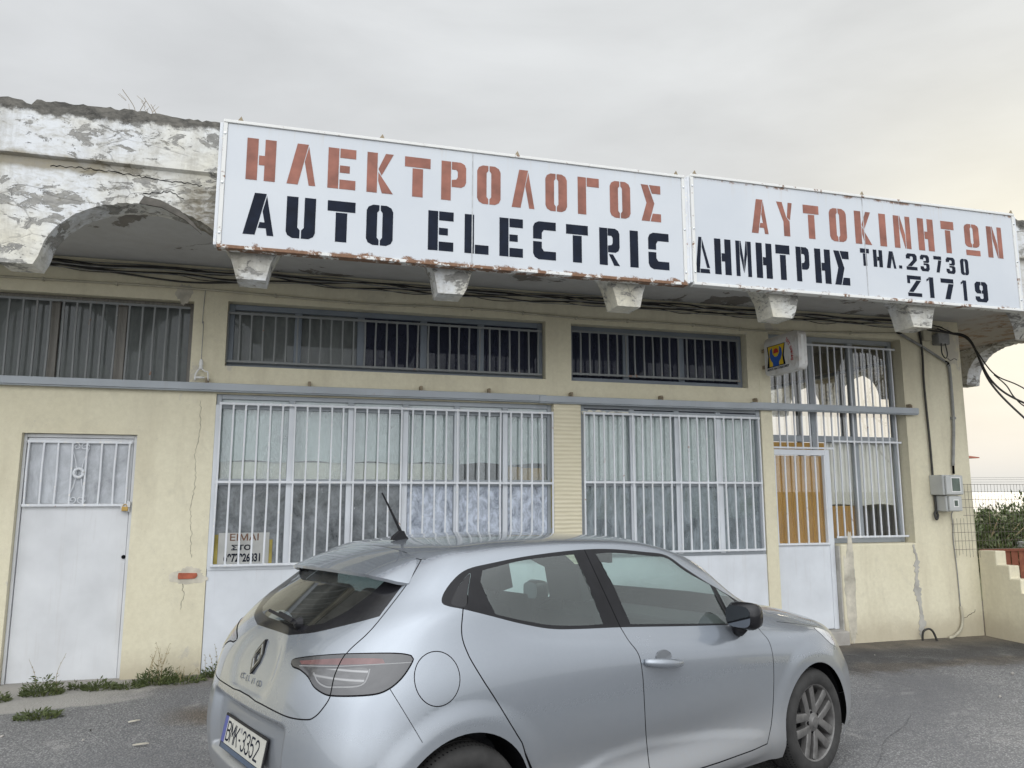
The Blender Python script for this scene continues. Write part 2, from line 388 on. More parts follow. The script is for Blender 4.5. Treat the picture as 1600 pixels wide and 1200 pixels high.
def mat_curtain(name, a, b, scale=7.0):
    m = NM(name); n = m.noise(scale, 6, .6, .2, m.co((1, 1, .25))); f = m.noise(80, 3)
    c = m.mix(m.ramp(n, (.3, 0), (.7, 1)), a, b); c = m.mix(m.ramp(f, (.3, .2), (.6, 0)), c, tuple(x * .7 for x in a))
    return m.fin(c, .9)
def mat_wood(name, a, b):
    m = NM(name); w = m.noise(2.2, 7, .65, 1.2, m.co((14, 14, .7))); g = m.noise(40, 4, .6, 0, m.co((4, 4, .15)))
    c = m.mix(m.ramp(w, (.3, 0), (.7, 1)), a, b); c = m.mix(m.ramp(g, (.4, .35), (.6, 0)), c, tuple(x * .55 for x in a))
    return m.fin(c, .5, m.bump(g, .2, .002))
def mat_leaf(name, a, b):
    m = NM(name); oi = m.noise(7, 4, .6); c = m.mix(m.ramp(oi, (.3, 0), (.7, 1)), a, b)
    return m.fin(c, .6)
def mat_carpaint():
    m = NM('silver_car_paint')
    dust = m.noise(3.2, 7, .68, .4); d2 = m.noise(45, 5, .7)
    c = m.mix(dust, (.268, .298, .338), (.305, .335, .378))
    zz = m.math('ADD', m.axis(2), m.math('MULTIPLY', m.math('SUBTRACT', dust, .5), .22))
    dk = m.math('MULTIPLY', m.rng_(zz, .80, .22, .09, .70), m.ramp(d2, (.25, .6), (.7, 1)))
    c = m.mix(dk, c, (.27, .255, .235))
    geo = m.n('ShaderNodeNewGeometry')
    c = m.mix(geo.outputs['Backfacing'], c, (.035, .035, .038))
    m.link(c, m.b.inputs['Base Color'])
    me_ = m.math('MULTIPLY', m.math('SUBTRACT', 1.0, geo.outputs['Backfacing']), m.math('SUBTRACT', .62, m.math('MULTIPLY', dk, .6)))
    m.link(me_, m.b.inputs['Metallic'])
    m.link(m.math('ADD', m.math('ADD', .20, m.math('MULTIPLY', dust, .06)), m.math('MULTIPLY', dk, .4)), m.b.inputs['Roughness'])
    m.link(m.math('MULTIPLY', m.math('SUBTRACT', 1.0, m.math('MULTIPLY', dk, 1.25, True)), m.math('SUBTRACT', 1.0, geo.outputs['Backfacing'])), m.b.inputs['Coat Weight'])
    m.b.inputs['Coat Roughness'].default_value = .035; m.b.inputs['Coat IOR'].default_value = 1.6
    return m.m

M = dict(
    wall=mat_wall(), peel=mat_peel(), soffit=mat_soffit(), sign=mat_sign(), asphalt=mat_asphalt(), paint=mat_carpaint(),
    frame=mat_metal_paint('blue_grey_frame', (.32, .345, .37), .68, .70), rail=mat_metal_paint('grey_rail', (.36, .39, .42), .70, .74),
    bars=mat_metal_paint('chipped_white_bars', (.66, .68, .71), .66, .60), barsdim=mat_metal_paint('shaded_white_bars', (.215, .225, .225), .64, .70), framedark=mat_metal_paint('shaded_blue_frame', (.20, .23, .27), .68, .74),  # transom bars and frames: canopy shade put into darker base colours
    door=mat_metal_paint('white_door_paint', (.62, .63, .645), .735, .9, .4), panel=mat_metal_paint('white_panel_paint', (.635, .66, .695), .74, .9, .4),
    oldwood=mat_wood('weathered_wood', (.15, .14, .125), (.25, .235, .205)), brown=mat_wood('brown_board', (.34, .18, .03), (.56, .33, .065)),
    rust=mat_metal_paint('rust_sheet', (.20, .065, .035), .55, .95, .8, (.16, .06, .03)),
    red=simple('terracotta_letter_paint', (.255, .098, .068), .65, .3, 7), navy=simple('navy_letter_paint', (.006, .010, .022), .7, .3, 12, Specular_IOR_Level=.2),
    black=simple('black_plastic', (.012, .012, .014), .5, .2, Specular_IOR_Level=.25), gap=simple('gap_black', (.004, .004, .005), .8, .1, Specular_IOR_Level=.1),
    rubber=simple('dusty_rubber', (.028, .027, .026), .8, .35, 14, .3), trim=simple('gloss_black_trim', (.010, .010, .012), .18, .1, Specular_IOR_Level=.4),
    grey=simple('grey_cable', (.26, .26, .25), .6, .2), dark=simple('dark_cable', (.035, .033, .03), .6, .3), conduit=simple('painted_conduit', (.42, .39, .30), .6, .15),
    inner=simple('dim_room', (.16, .15, .13), .9, .3, 2), innerdark=simple('dark_room', (.05, .05, .052), .9, .3, 2),
    brick=simple('bare_brick', (.36, .10, .055), .85, .3, 20, .4), gapgrey=simple('dark_mortar_and_shade', (.10, .092, .08), .9, .3, 14, .5), skim=simple('skim_coat', (.50, .465, .385), .9, .3, 7, .5), mortar=simple('grey_render', (.40, .385, .35), .9, .2, 9, .4),
    meter=simple('meter_box_plastic', (.44, .45, .44), .5, .06, 6), meterglass=simple('meter_window', (.10, .13, .11), .15, .2),
    white=simple('white_plastic', (.70, .70, .68), .5, .06), paper=simple('paper', (.47, .47, .45), .9, .14, 5), ochre=simple('ochre_tape', (.36, .29, .07), .7, .3, 9),
    cardboard=simple('cardboard', (.42, .28, .12), .9, .15, 8), chrome=simple('chrome', (.60, .62, .64), .12, .03, Metallic=1.0), alloy=simple('dusty_alloy', (.155, .15, .145), .42, .25, 25, Metallic=.45),
    yellow=simple('emblem_yellow', (.70, .48, .02), .4, .06), blue=simple('emblem_blue', (.02, .10, .42), .4, .06), sred=simple('emblem_red', (.50, .03, .03), .4, .1),
    badge=simple('dull_chrome', (.42, .43, .45), .28, .05, Metallic=1.0), recess=simple('shaded_scoop', (.16, .17, .185), .35, .05, Metallic=.5), mirror=simple('mirror_glass', (.12, .13, .145), .05, .05, Metallic=1.0), hook=simple('rusty_hook', (.27, .22, .15), .8, .3, 20), stepwhite=simple('step_cement', (.68, .65, .55), .9, .1, 8, .3), brass=simple('brass', (.45, .30, .10), .35, .2, Metallic=1.0),
    curtain=mat_curtain('pale_aqua_curtain', (.50, .55, .555), (.62, .66, .66)), curtain2=mat_curtain('grey_white_curtain', (.62, .65, .64), (.78, .80, .79)),
    fabric=simple('seat_fabric', (.022, .023, .026), .9, .1, 6), concrete=simple('concrete', (.36, .34, .31), .9, .15, 6, .4),
    glassdark=mat_glass('dark_window_glass', (.45, .5, .62), .6, .03, .75, (.045, .05, .078), 2.0, lo=.1, hi=.6, refl=.03),
    glasslight=mat_glass('grey_film_window_glass', (.6, .64, .62), .7, .035, .85, (.20, .215, .21), 2.0, lo=.1, hi=.6, refl=.045),  # grey-green film over the transom panes
    glasshaze=mat_glass('hazed_glass', (.85, .9, .92), .9, .04, .75, (.44, .49, .52), 7.0, (1, 1, .4), .30, .72, fleck=1),
    glassview=mat_glass('see_through_glass', (.99, .98, .95), .99, .01, .05, (.4, .4, .38), 3.0, (1, 1, .4), .5, .8),
    glassclean=mat_glass('display_glass', (.94, .97, .96), .96, .02, .42, (.62, .66, .68), 6.0, (1, 1, .3), .50, .76, fleck=1),
    glasssmear=mat_glass('whitewashed_glass', (.7, .76, .85), .8, .06, .95, (.64, .69, .78), 13.0, (1, 1, .6), .26, .60, fleck=1),
    glassdust=mat_glass('grimy_glass', (.5, .55, .58), .7, .05, .95, (.33, .35, .365), 6.5, (1, 1, .8), .24, .70, fleck=1),
    carglass=mat_glass('car_glass', (.80, .93, .89), .95, .004, .17, (.40, .45, .43), .8, (1, 1, 1), .0, .8, fine=0),  # even pale film stands for dust and reflected haze
    reargls=mat_glass('rear_privacy_glass', (.34, .40, .40), .7, .01, .20, (.30, .30, .27), 2.2, (1, 1, 1), .4, .8, fine=0),
    leaf=mat_leaf('weed_leaf', (.045, .065, .018), (.10, .12, .035)), leaf2=mat_leaf('bush_leaf', (.035, .055, .016), (.10, .13, .035)), straw=simple('dry_stem', (.30, .24, .13), .8, .2),
    field=simple('field_ground', (.12, .12, .06), .95, .4, 1.5, .4),
)
def sst(x, a, b):
    t = np.clip((x - a) / (b - a), 0, 1); return t * t * (3 - 2 * t)
def ground_z(x, y):
    base = -0.075 * sst(x, -.5, 3.2)
    d = np.hypot(x - 1.48, y - 4.36)
    pl = -0.013 - 0.01414 * (x - .594) - 0.0325 * (y - 3.145)
    w = 1 - sst(d, 1.95, 3.3)
    far = sst(np.hypot(x, y), 25, 60)
    return (base * (1 - w) + pl * w) * (1 - far)

# ------------------------------------------------------------------ the setting: one ground sheet, paved near, field beyond
def axis_pts(lo, hi, a, b, step):
    near = np.arange(a, b + 1e-6, step); out = [near]
    g = [a]; s = step
    while g[-1] > lo: s *= 1.5; g.append(max(lo, g[-1] - s))
    h = [b]; s = step
    while h[-1] < hi: s *= 1.5; h.append(min(hi, h[-1] + s))
    return np.concatenate([np.array(g[1:])[::-1], near, np.array(h[1:])])
xs = axis_pts(-1500, 1500, -4.5, 9.5, .10); ys = axis_pts(-1500, 1500, -.5, 8.0, .10)
GX, GY = np.meshgrid(xs, ys); GZ = ground_z(GX, GY)
nz = np.zeros_like(GX)
for k in range(14):
    a = rng.uniform(0, 6.28); f = rng.uniform(1.2, 7); nz += np.sin(GX * f * math.cos(a) + GY * f * math.sin(a) + rng.uniform(0, 6.28)) / f
GZ = GZ + nz * .004 * (1 - sst(np.hypot(GX, GY), 9, 14))
nx_, ny_ = len(xs), len(ys)
vs = np.stack([GX, GY, GZ], -1).reshape(-1, 3)
fs = [(j * nx_ + i, j * nx_ + i + 1, (j + 1) * nx_ + i + 1, (j + 1) * nx_ + i) for j in range(ny_ - 1) for i in range(nx_ - 1)]
g = MB(); g.v = [tuple(p) for p in vs]; g.f = fs; g.m = [0] * len(fs)
def fm(f):
    c = vs[list(f)].mean(0); return 1 if (c[1] > 8.6 and c[0] > 10.2) or c[1] > 16 or abs(c[0]) > 60 or c[1] < -40 else 0
g.mats = [M['asphalt'], M['field']]; g.m = [fm(f) for f in fs]
ground = g.build('ground', smooth=True, recalc=False); tag(ground, kind='structure')

# ------------------------------------------------------------------ the workshop
W = 7.33
bld = site('workshop_building', (2.6, W, 0), 'cream single-storey workshop with peeling white arched parapet and barred windows', 'building')
def cut_wall(mb, x0, x1, z0, z1, holes, y, depth, mat):
    X = sorted({x0, x1, *[h[0] for h in holes], *[h[1] for h in holes]}); Z = sorted({z0, z1, *[h[2] for h in holes], *[h[3] for h in holes]})
    X = [v for v in X if x0 <= v <= x1]; Z = [v for v in Z if z0 <= v <= z1]
    for a, b in zip(X[:-1], X[1:]):
        for c, d in zip(Z[:-1], Z[1:]):
            mx_, mz_ = (a + b) / 2, (c + d) / 2
            if any(h[0] < mx_ < h[1] and h[2] < mz_ < h[3] for h in holes): continue
            mb.add([(a, y, c), (b, y, c), (b, y, d), (a, y, d)], [(0, 1, 2, 3)], mat)
            mb.add([(a, y + depth, c), (b, y + depth, c), (b, y + depth, d), (a, y + depth, d)], [(3, 2, 1, 0)], mat)
    for h in holes:
        a, b, c, d = h; e = y + depth
        mb.add([(a, y, c), (a, e, c), (a, e, d), (a, y, d)], [(0, 1, 2, 3)], mat); mb.add([(b, y, c), (b, e, c), (b, e, d), (b, y, d)], [(3, 2, 1, 0)], mat)
        mb.add([(a, y, d), (a, e, d), (b, e, d), (b, y, d)], [(0, 1, 2, 3)], mat); mb.add([(a, y, c), (a, e, c), (b, e, c), (b, y, c)], [(3, 2, 1, 0)], mat)
H_DOOR = (-2.455, -1.535, -.2, 2.122); H_TL = (-4.6, -1.13, 2.55, 3.392); H_TM = (-.83, 2.355, 2.79, 3.418); H_T3 = (2.642, 4.78, 2.786, 3.412)
H_D1 = (-.885, 2.42, -.3, 2.52); H_D2 = (2.735, 4.925, -.3, 2.55); H_TALL = (5.075, 6.935, -.3, 3.47)
w = MB(); cut_wall(w, -7, 7.83, -.3, 3.74, [H_DOOR, H_TL, H_TM, H_T3, H_D1, H_D2, H_TALL], W, .26, M['wall'])
# right side wall with its long window (seen through the tall window), back and left walls, inside faces
w.add([(7.83, W, -.3), (7.83, 8.2, -.3), (7.83, 8.2, 3.74), (7.83, W, 3.74)], [(0, 1, 2, 3)], M['wall'])
w.box(7.60, 7.829, 7.6, 8.25, -.3, 3.739, M['wall']); w.box(7.60, 7.83, 8.25, 12.3, -.3, 2.05, M['wall']); w.box(7.60, 7.83, 8.25, 12.3, 3.42, 3.74, M['wall'])
w.box(7.60, 7.83, 12.3, 13, -.3, 3.74, M['wall'])
w.box(-7, 7.83, 13.0, 13.25, -.3, 3.74, M['inner']); w.box(-7.2, -7, W, 13.25, -.3, 3.74, M['wall'])
wall = w.build('wall', parent=bld, recalc=False)
sw = MB()
for yy in (8.28, 9.35, 10.4, 11.45, 12.25): sw.box(7.66, 7.74, yy - .03, yy + .03, 2.05, 3.42)
sw.box(7.655, 7.745, 8.25, 12.3, 2.051, 2.11); sw.box(7.655, 7.745, 8.25, 12.3, 3.37, 3.419)
sidewin = sw.build('window', M['frame'], bld, bevel=.004)
fl = MB().box(-7, 7.6, 7.6, 13, -.06, .02).build('floor', M['innerdark'], bld)
# reveals: ridged tile column, low wall under the tall window
c = MB()
c.box(2.425, 2.728, 7.285, 7.36, -.2, 2.553)
col_o = c.build('column', None, bld, bevel=.008)
mcol = NM('ridged_cream_tile'); zz = mcol.axis(2); wv = mcol.math('SINE', mcol.math('MULTIPLY', mcol.math('ADD', zz, mcol.math('MULTIPLY', mcol.noise(3, 3), .02)), 150.0))
cc = mcol.mix(mcol.ramp(mcol.noise(7, 5, .6, 0, mcol.co((.6, 1, 5))), (.3, 0), (.7, 1)), (.62, .565, .41), (.71, .655, .50)); cc = mcol.mix(mcol.ramp(wv, (.0, .30), (.25, 0)), cc, (.45, .39, .27))
col_o.data.materials.append(mcol.fin(cc, .8, mcol.bump(wv, .35, .006)))
strip = MB().box(2.41, 2.424, 7.30, 7.40, 1.24, 1.75, M['ochre']).box(2.408, 2.424, 7.299, 7.40, .8, 1.239, M['frame']).build('column_trim', None, bld)
lw = MB()
lw.box(5.885, 6.95, 7.322, 7.58, -.3, 1.02, M['wall'])
low = lw.build('low_wall', None, bld, bevel=.018)
rj = MB().box(5.865, 5.884, 7.335, 7.56, -.2, 1.0, M['mortar']); rj.box(4.926, 5.06, 7.325, 7.57, -.3, 3.0, M['wall'])
rev = rj.build('door_jamb', None, bld, bevel=.006)
# ragged render patches: modelled skim coats a few mm proud of the wall
def blob(cx, cz, rx, rz, n=54, rough=.25, seed=0):
    r = random.Random(seed); ph = [r.uniform(0, 6.28) for _ in range(5)]
    out = []
    for i in range(n):
        a = 2 * math.pi * i / n; k = 1 + rough * sum(math.sin((j + 2) * a + ph[j]) / (j + 1.5) for j in range(5)) + r.uniform(-.10, .10)
        out.append((cx + rx * k * math.cos(a), cz + rz * k * math.sin(a)))
    return out
skim = MB()
for cx, cz, rx, rz, sd_ in ((-1.035, .86, .125, .085, 3), (5.0, .68, .055, .62, 5), (5.98, .52, .085, .50, 6), (7.30, 3.60, .05, .05, 9), (-1.22, 3.46, .06, .11, 8)):
    skim.prism(blob(cx, cz, rx, rz, seed=sd_), lambda a, b: (a, 7.319 if cx > 5.5 and cx < 6.9 else W - .003, b), (0, .004, 0))
skim.build_each('render_patch', M['skim'], bld)
br = MB().prism([(-1.115, .835), (-.975, .838), (-.955, .86), (-.962, .885), (-1.115, .89), (-1.12, .86)], lambda a, b: (a, 7.318, b), (0, .02, 0)).build('bare_brick', M['brick'], bld, bevel=.004)
# vertical broken seam between low wall and pillar, ragged grey mortar
seam = MB(); r = random.Random(12); L_, R_ = [], []
z = 1.0
while z > -.06:
    cx = 6.885 + .012 * math.sin(z * 9) + (0 if z > .9 else .02) + (1.0 - z) * .01
    wd = .016 if z > .82 else .038 * (1 + .35 * math.sin(z * 17))
    L_.append((cx - wd * r.uniform(.4, 1.25), z)); R_.append((cx + wd * r.uniform(.4, 1.3), z)); z -= .022
seam.prism(L_ + R_[::-1], lambda a, b: (a, 7.316, b), (0, .02, 0)); seam.build('mortar_seam', M['mortar'], bld)
def crackline(pts, wd, y, name, mat, parent, seed=0):
    r = random.Random(seed); P = [Vector((a, 0, b)) for a, b in pts]; L_, R_ = [], []
    for i in range(len(P) - 1):
        n_ = max(2, int((P[i + 1] - P[i]).length / .02))
        for k in range(n_):
            q = P[i].lerp(P[i + 1], k / n_); t = (P[i + 1] - P[i]).normalized(); nrm = Vector((-t.z, 0, t.x)); q = q + nrm * r.uniform(-.008, .008); h = wd * r.uniform(.3, 1)
            L_.append((q.x + nrm.x * h, q.z + nrm.z * h)); R_.append((q.x - nrm.x * h, q.z - nrm.z * h))
    return MB().prism(L_ + R_[::-1], lambda a, b: (a, y, b), (0, .006, 0)).build(name, mat, parent)
crackline([(-1.02, 2.45), (-1.01, 2.2), (-1.04, 1.95), (-1.02, 1.72), (-1.05, 1.45), (-1.03, 1.25), (-1.02, 1.0)], .0018, W - .002, 'crack', M['gapgrey'], bld, 4)
crackline([(-1.08, .8), (-1.06, .68), (-1.09, .55)], .002, W - .002, 'crack', M['gap'], bld, 5)
crackline([(7.55, .13), (7.63, .17), (7.70, .19), (7.74, .24)], .003, W - .002, 'crack', M['gap'], bld, 6)

# --- roof slab and soffit
rs = MB()
rs.box(-7, 9.45, 5.97, 13.25, 3.742, 3.95)
rs.build('roof_slab', M['soffit'], bld)
# --- arcade: front and right side fascia with hanging arch feet
SP, C0 = 1.547, -.5
def arch_z(t, span=.655, zs=3.2, za=3.712):
    # t: distance from arch centre
    t = abs(t)
    if t >= span: return zs
    return zs + (za - zs) * (1 - (t / span) ** 2.25) ** .5
def arc_profile(s):
    k = round((s - (C0 + SP / 2)) / SP); return arch_z(s - (C0 + SP / 2 + k * SP))
def fascia(mb, s0, s1, fn, thick, step=.03):
    """fn(s, d, z): s along, d inwards"""
    r = random.Random(3); n = int((s1 - s0) / step); S = [s0 + (s1 - s0) * i / n for i in range(n + 1)]
    jit = [r.uniform(-.006, .006) for _ in S]
    def prof(i):
        zb = arc_profile(S[i]); zb += jit[i] * (1.0 if zb > 3.25 else .3)
        zt = 4.405 + .010 * math.sin(S[i] * 3.1) + jit[i] * 1.6 - (.03 if -2.10 < S[i] < -2.03 else 0)
        P = [(0, zb), (0, 3.60 if zb < 3.6 else zb + .005), (0, 3.985), (-.035, 4.0), (-.04, 4.2), (-.04, zt), (thick, zt + .004), (thick, 3.96 if zb < 3.96 else zb), (thick, zb)]
        return P
    k = 9; vs = []
    for i in range(n + 1):
        for d, z in prof(i): vs.append(fn(S[i], d, z))
    fs = [(i * k + j, i * k + (j + 1) % k, (i + 1) * k + (j + 1) % k, (i + 1) * k + j) for i in range(n) for j in range(k)]
    fs += [tuple(range(k)), tuple(reversed([n * k + j for j in range(k)]))]
    mb.add(vs, fs)
fa = MB(); fascia(fa, -7, 9.7, lambda s, d, z: (s, 5.72 + d, z), .24)
fa.build('arcade', M['peel'], bld)
fb = MB(); fascia(fb, 5.962, 15, lambda s, d, z: (9.70 - d, s + .12, z), .24)
fb.build('arcade', M['peel'], bld)
# broken plaster flap over the left arch, recess shade put into its dark grey
flp = MB(); flp.prism([(-1.30, 3.715), (-1.15, 3.70), (-.98, 3.62), (-.86, 3.52), (-.92, 3.60), (-1.02, 3.69), (-1.16, 3.755), (-1.27, 3.775)], lambda a, b: (a, 5.708, b), (0, .02, 0)).build('broken_plaster', M['gapgrey'], bld)
for k, pts in enumerate(([(-1.28, 3.79), (-1.1, 3.83), (-.98, 3.78)], [(-1.9, 3.94), (-1.6, 3.945), (-1.4, 3.93), (-1.15, 3.915), (-.86, 3.90)])):
    crackline(pts, .0035, 5.7165, 'crack', M['gap'], bld, 20 + k)

# --- windows and grilles
def grille(name, parent, xs_, z0, z1, y, r=.008, rails=(), mat=None, flat=.012, x0=None, x1=None, jitter=.004, seed=1):
    g_ = MB(); rr_ = random.Random(seed)
    for x in xs_:
        j = rr_.uniform(-jitter, jitter)
        k2 = rr_.uniform(-jitter, jitter); zm = z0 + (z1 - z0) * rr_.uniform(.35, .65); jm = (j + k2) / 2 + rr_.uniform(-.005, .005)
        g_.bar((x + j, y, z0), (x + jm, y, zm + .004), 2 * r, 2 * r, (0, 1, 0)); g_.bar((x + jm, y, zm), (x + k2, y, z1), 2 * r, 2 * r, (0, 1, 0))
        for zr in rails: g_.box(x + j - r * 1.5, x + j + r * 1.5, y - .006, y + r, zr - .014, zr + .014)
    for z in rails: g_.bar((x0 if x0 is not None else xs_[0], y - .004, z), (x1 if x1 is not None else xs_[-1], y - .004, z), flat, .022)
    return g_.build(name, mat or M['bars'], parent, bevel=.002, seg=1)
def window(name, x0, x1, z0, z1, y, fw, mulls, trans=(), mat=None, dpt=.05, mw=None, label=None):
    f = MB(); mw = mw or fw
    f.box(x0, x0 + fw, y, y + dpt, z0, z1).box(x1 - fw, x1, y, y + dpt, z0, z1)
    f.box(x0 + fw, x1 - fw, y + .001, y + dpt, z1 - fw, z1).box(x0 + fw, x1 - fw, y + .001, y + dpt, z0, z0 + fw)
    for m_ in mulls: f.box(m_ - mw / 2, m_ + mw / 2, y - .003, y + dpt - .002, z0 + fw, z1 - fw)
    for t in trans: f.box(x0 + fw, x1 - fw, y + .003, y + dpt - .004, t - mw / 2, t + mw / 2)
    o = f.build(name, mat or M['frame'], bld, bevel=.005)
    if label: o['label'] = label
    return o
def pane(parent, x0, x1, z0, z1, y, mat, label=None):
    o = MB().box(x0, x1, y, y + .004, z0, z1).build('pane', mat, parent)
    if label: o['label'] = label
    return o
# left transom
wl = window('window', -4.6, -1.13, 2.551, 3.391, 7.43, .045, [-3.45, -2.87, -2.32, -1.76], (), M['oldwood'], mw=.085, label='transom with weathered brown mullions behind thin bars')
for a, b in ((-4.55, -3.5), (-3.4, -2.92), (-2.82, -2.365), (-2.275, -1.805), (-1.715, -1.175)): pane(wl, a, b, 2.6, 3.345, 7.455, M['glasslight'])
grille('grille', wl, [-4.4 + .1085 * i for i in range(30)], 2.58, 3.345, 7.375, .0085, (2.60, 3.335), M['barsdim'], x0=-4.45, x1=-1.165, seed=2)
MB().box(-4.6, -1.13, 7.34, 7.42, 2.551, 2.575).build('sill', M['oldwood'], wl)
# middle transom
wm = window('window', -.83, 2.355, 2.791, 3.417, 7.44, .055, [-.18, .43, 1.068, 1.672], (), M['framedark'], mw=.07, label='long five-pane transom over the large display window')
for i, (a, b) in enumerate(((-.78, -.215), (-.145, .395), (.465, 1.033), (1.103, 1.637), (1.707, 2.30))):
    pane(wm, a, b, 2.84, 3.365, 7.465, M['glasslight'] if i < 2 else M['glassdark'])
grille('grille', wm, [-.825 + .1075 * i for i in range(30)], 2.835, 3.325, 7.385, .0085, (2.845, 3.315), M['barsdim'], x0=-.83, x1=2.33, seed=3)
# third transom
w3 = window('window', 2.642, 4.78, 2.787, 3.411, 7.44, .055, [3.325, 4.005], (), M['framedark'], mw=.07, label='shorter three-pane transom left of the lightbox sign')
for a, b in ((2.69, 3.29), (3.36, 3.97), (4.04, 4.73)): pane(w3, a, b, 2.84, 3.36, 7.465, M['glassdark'])
grille('grille', w3, [2.665 + .1065 * i for i in range(20)], 2.86, 3.345, 7.385, .0085, (2.872, 3.34), M['barsdim'], x0=2.65, x1=4.715, seed=4)
# large display window
mu1 = [-.20, .355, .89, 1.41, 1.915]
d1 = window('window', -.882, 2.42, .90, 2.519, 7.345, .045, mu1, (2.415, 1.70), M['frame'], mw=.062, label='wide display window with whitewashed lower panes')
wf = MB()
for m_ in mu1 + [-.86]: wf.box(m_ - .026, m_ + .026, 7.335, 7.342, .92, 2.42)
wf.box(-.882, 2.42, 7.333, 7.343, .90, .935)
wf.build('frame', M['panel'], d1, bevel=.003)
e1 = [-.837, *mu1, 2.375]
for i in range(6):
    a, b = e1[i] + .031 * (i > 0), e1[i + 1] - .031 * (i < 5)
    pane(d1, a, b, 2.43, 2.475, 7.372, M['curtain'])
    pane(d1, a, b, 1.725, 2.39, 7.372, M['glassclean'])
    pane(d1, a, b, .945, 1.675, 7.372, M['glassdust'] if i < 3 else M['glasssmear'])
grille('grille', d1, [-.84 + .1122 * i for i in range(30)], .935, 2.43, 7.30, .0085, (.948, 1.70, 2.428), M['bars'], x0=-.85, x1=2.40, seed=5)
MB().box(-.882, 2.42, 7.338, 7.37, -.2, .899).build('lower_panel', M['panel'], d1, bevel=.004)
# second display window
mu2 = [3.335, 3.87, 4.385]
d2 = window('window', 2.737, 4.922, .93, 2.548, 7.345, .05, mu2, (2.455, 1.70), M['frame'], mw=.06, label='four-pane display window with grey-white curtains')
wf = MB()
for m_ in mu2: wf.box(m_ - .03, m_ + .03, 7.335, 7.342, .95, 2.43)
wf.build('frame', M['panel'], d2, bevel=.003)
e2 = [2.787, *mu2, 4.872]
for i in range(4):
    a, b = e2[i] + .03 * (i > 0), e2[i + 1] - .03 * (i < 3)
    pane(d2, a, b, 1.73, 2.425, 7.372, M['glassclean']); pane(d2, a, b, .98, 1.67, 7.372, M['glasshaze'])
    pane(d2, a, b, 2.485, 2.498, 7.372, M['glassdark'])
grille('grille', d2, [2.768 + .1108 * i for i in range(20)], .97, 2.44, 7.30, .0085, (.983, 1.712, 2.44), M['bars'], x0=2.76, x1=4.885, seed=6)
MB().box(2.737, 4.922, 7.338, 7.37, -.2, .929).build('lower_panel', M['panel'], d2, bevel=.004)
# flaking filler along the head of that window
r = random.Random(5); pk = MB()
for i in range(26):
    x = 2.78 + 2.05 * i / 26; pk.prism(blob(x, 2.565 + r.uniform(-.01, .01), r.uniform(.02, .06), r.uniform(.006, .02), 10, seed=i), lambda a, b: (a, 7.322, b), (0, .008, 0))
pk.build_each('loose_filler', M['gapgrey'], d2)
pk = MB()
for i in range(10):
    x = 2.80 + .5 * i / 10; pk.prism(blob(x, 2.452 + r.uniform(-.008, .008), r.uniform(.03, .06), r.uniform(.012, .022), 10, seed=i + 50), lambda a, b: (a, 7.338, b), (0, .006, 0))
pk.build_each('loose_filler', M['stepwhite'], d2)
# tall window beside the second door
tw = window('window', 5.09, 6.92, 1.022, 3.468, 7.47, .055, [5.735, 6.305], (2.235,), None, mw=.075, label='tall window with daylight showing through the room behind')
for a, b in ((5.15, 5.69), (5.78, 6.26), (6.35, 6.86)): pane(tw, a, b, 2.28, 3.41, 7.49, M['glassview'])
for a, b in ((5.91, 6.265), (6.345, 6.865)): pane(tw, a, b, 1.08, 2.19, 7.49, M['glassview'])
MB().box(5.15, 5.88, 7.50, 7.52, 2.07, 2.19).build('backing_board', M['brown'], tw)
xt = [5.11 + .1015 * i for i in range(18)]
grille('grille', tw, [x for x in xt if x < 5.9], 2.115, 3.36, 7.40, .008, (2.12, 3.352), M['bars'], x0=5.09, x1=5.92, seed=7)
grille('grille', tw, [x for x in xt if x >= 5.9], 1.085, 3.36, 7.40, .008, (1.095,), M['bars'], x0=5.90, x1=6.91, seed=8)
grille('grille', tw, [5.92, 6.90], 3.34, 3.36, 7.401, .004, (3.352, 2.205), M['bars'], x0=5.925, x1=6.90, seed=9)

# --- doors
dl = MB(); dl.box(-2.425, -1.575, 7.40, 7.435, -.015, 2.085)
door1 = dl.build('door', M['door'], bld, bevel=.004); door1['label'] = 'white sheet-metal door with barred scrollwork light and padlock'
f = MB(); f.box(-2.454, -2.43, 7.385, 7.45, -.03, 2.121).box(-1.57, -1.536, 7.385, 7.45, -.03, 2.121).box(-2.43, -1.57, 7.386, 7.45, 2.088, 2.120).build('frame', M['door'], door1, bevel=.004)
pane(door1, -2.40, -1.60, 1.51, 2.04, 7.394, mat_glass('frosted_door_light', (.8, .82, .84), .5, .1, .95, (.56, .58, .61), 3.5, (1, 1, .6), .1, .6))
grille('grille', door1, [-2.405 + .1155 * i for i in range(8)], 1.495, 2.05, 7.372, .008, (1.492, 2.05), M['bars'], x0=-2.42, x1=-1.58, seed=10)
scr = MB()
def scroll(cx, cz, r0, turns, sgn, flip):
    return [(cx + sgn * r0 * (1 - .75 * t) * math.cos(t * turns * 6.283), 7.372, cz + flip * r0 * (1 - .75 * t) * math.sin(t * turns * 6.283)) for t in [i / 28 for i in range(29)]]
for sgn in (-1, 1):
    for fl_ in (1, -1):
        scr.tube(scroll(-1.996 + sgn * .033, 1.775 + fl_ * .235, .036, 1.3, sgn, fl_), .004, 6)
    scr.tube([(-1.996 + sgn * (.07 - .05 * math.sin(math.pi * t)), 7.372, 1.55 + .45 * t) for t in [i / 12 for i in range(13)]], .004, 6)
scr.tube([(-1.996 + .038 * math.cos(a), 7.366, 1.775 + .038 * math.sin(a)) for a in [i * 6.283 / 16 for i in range(17)]], .014, 8)
scr.build('scrollwork', M['bars'], door1, smooth=True)
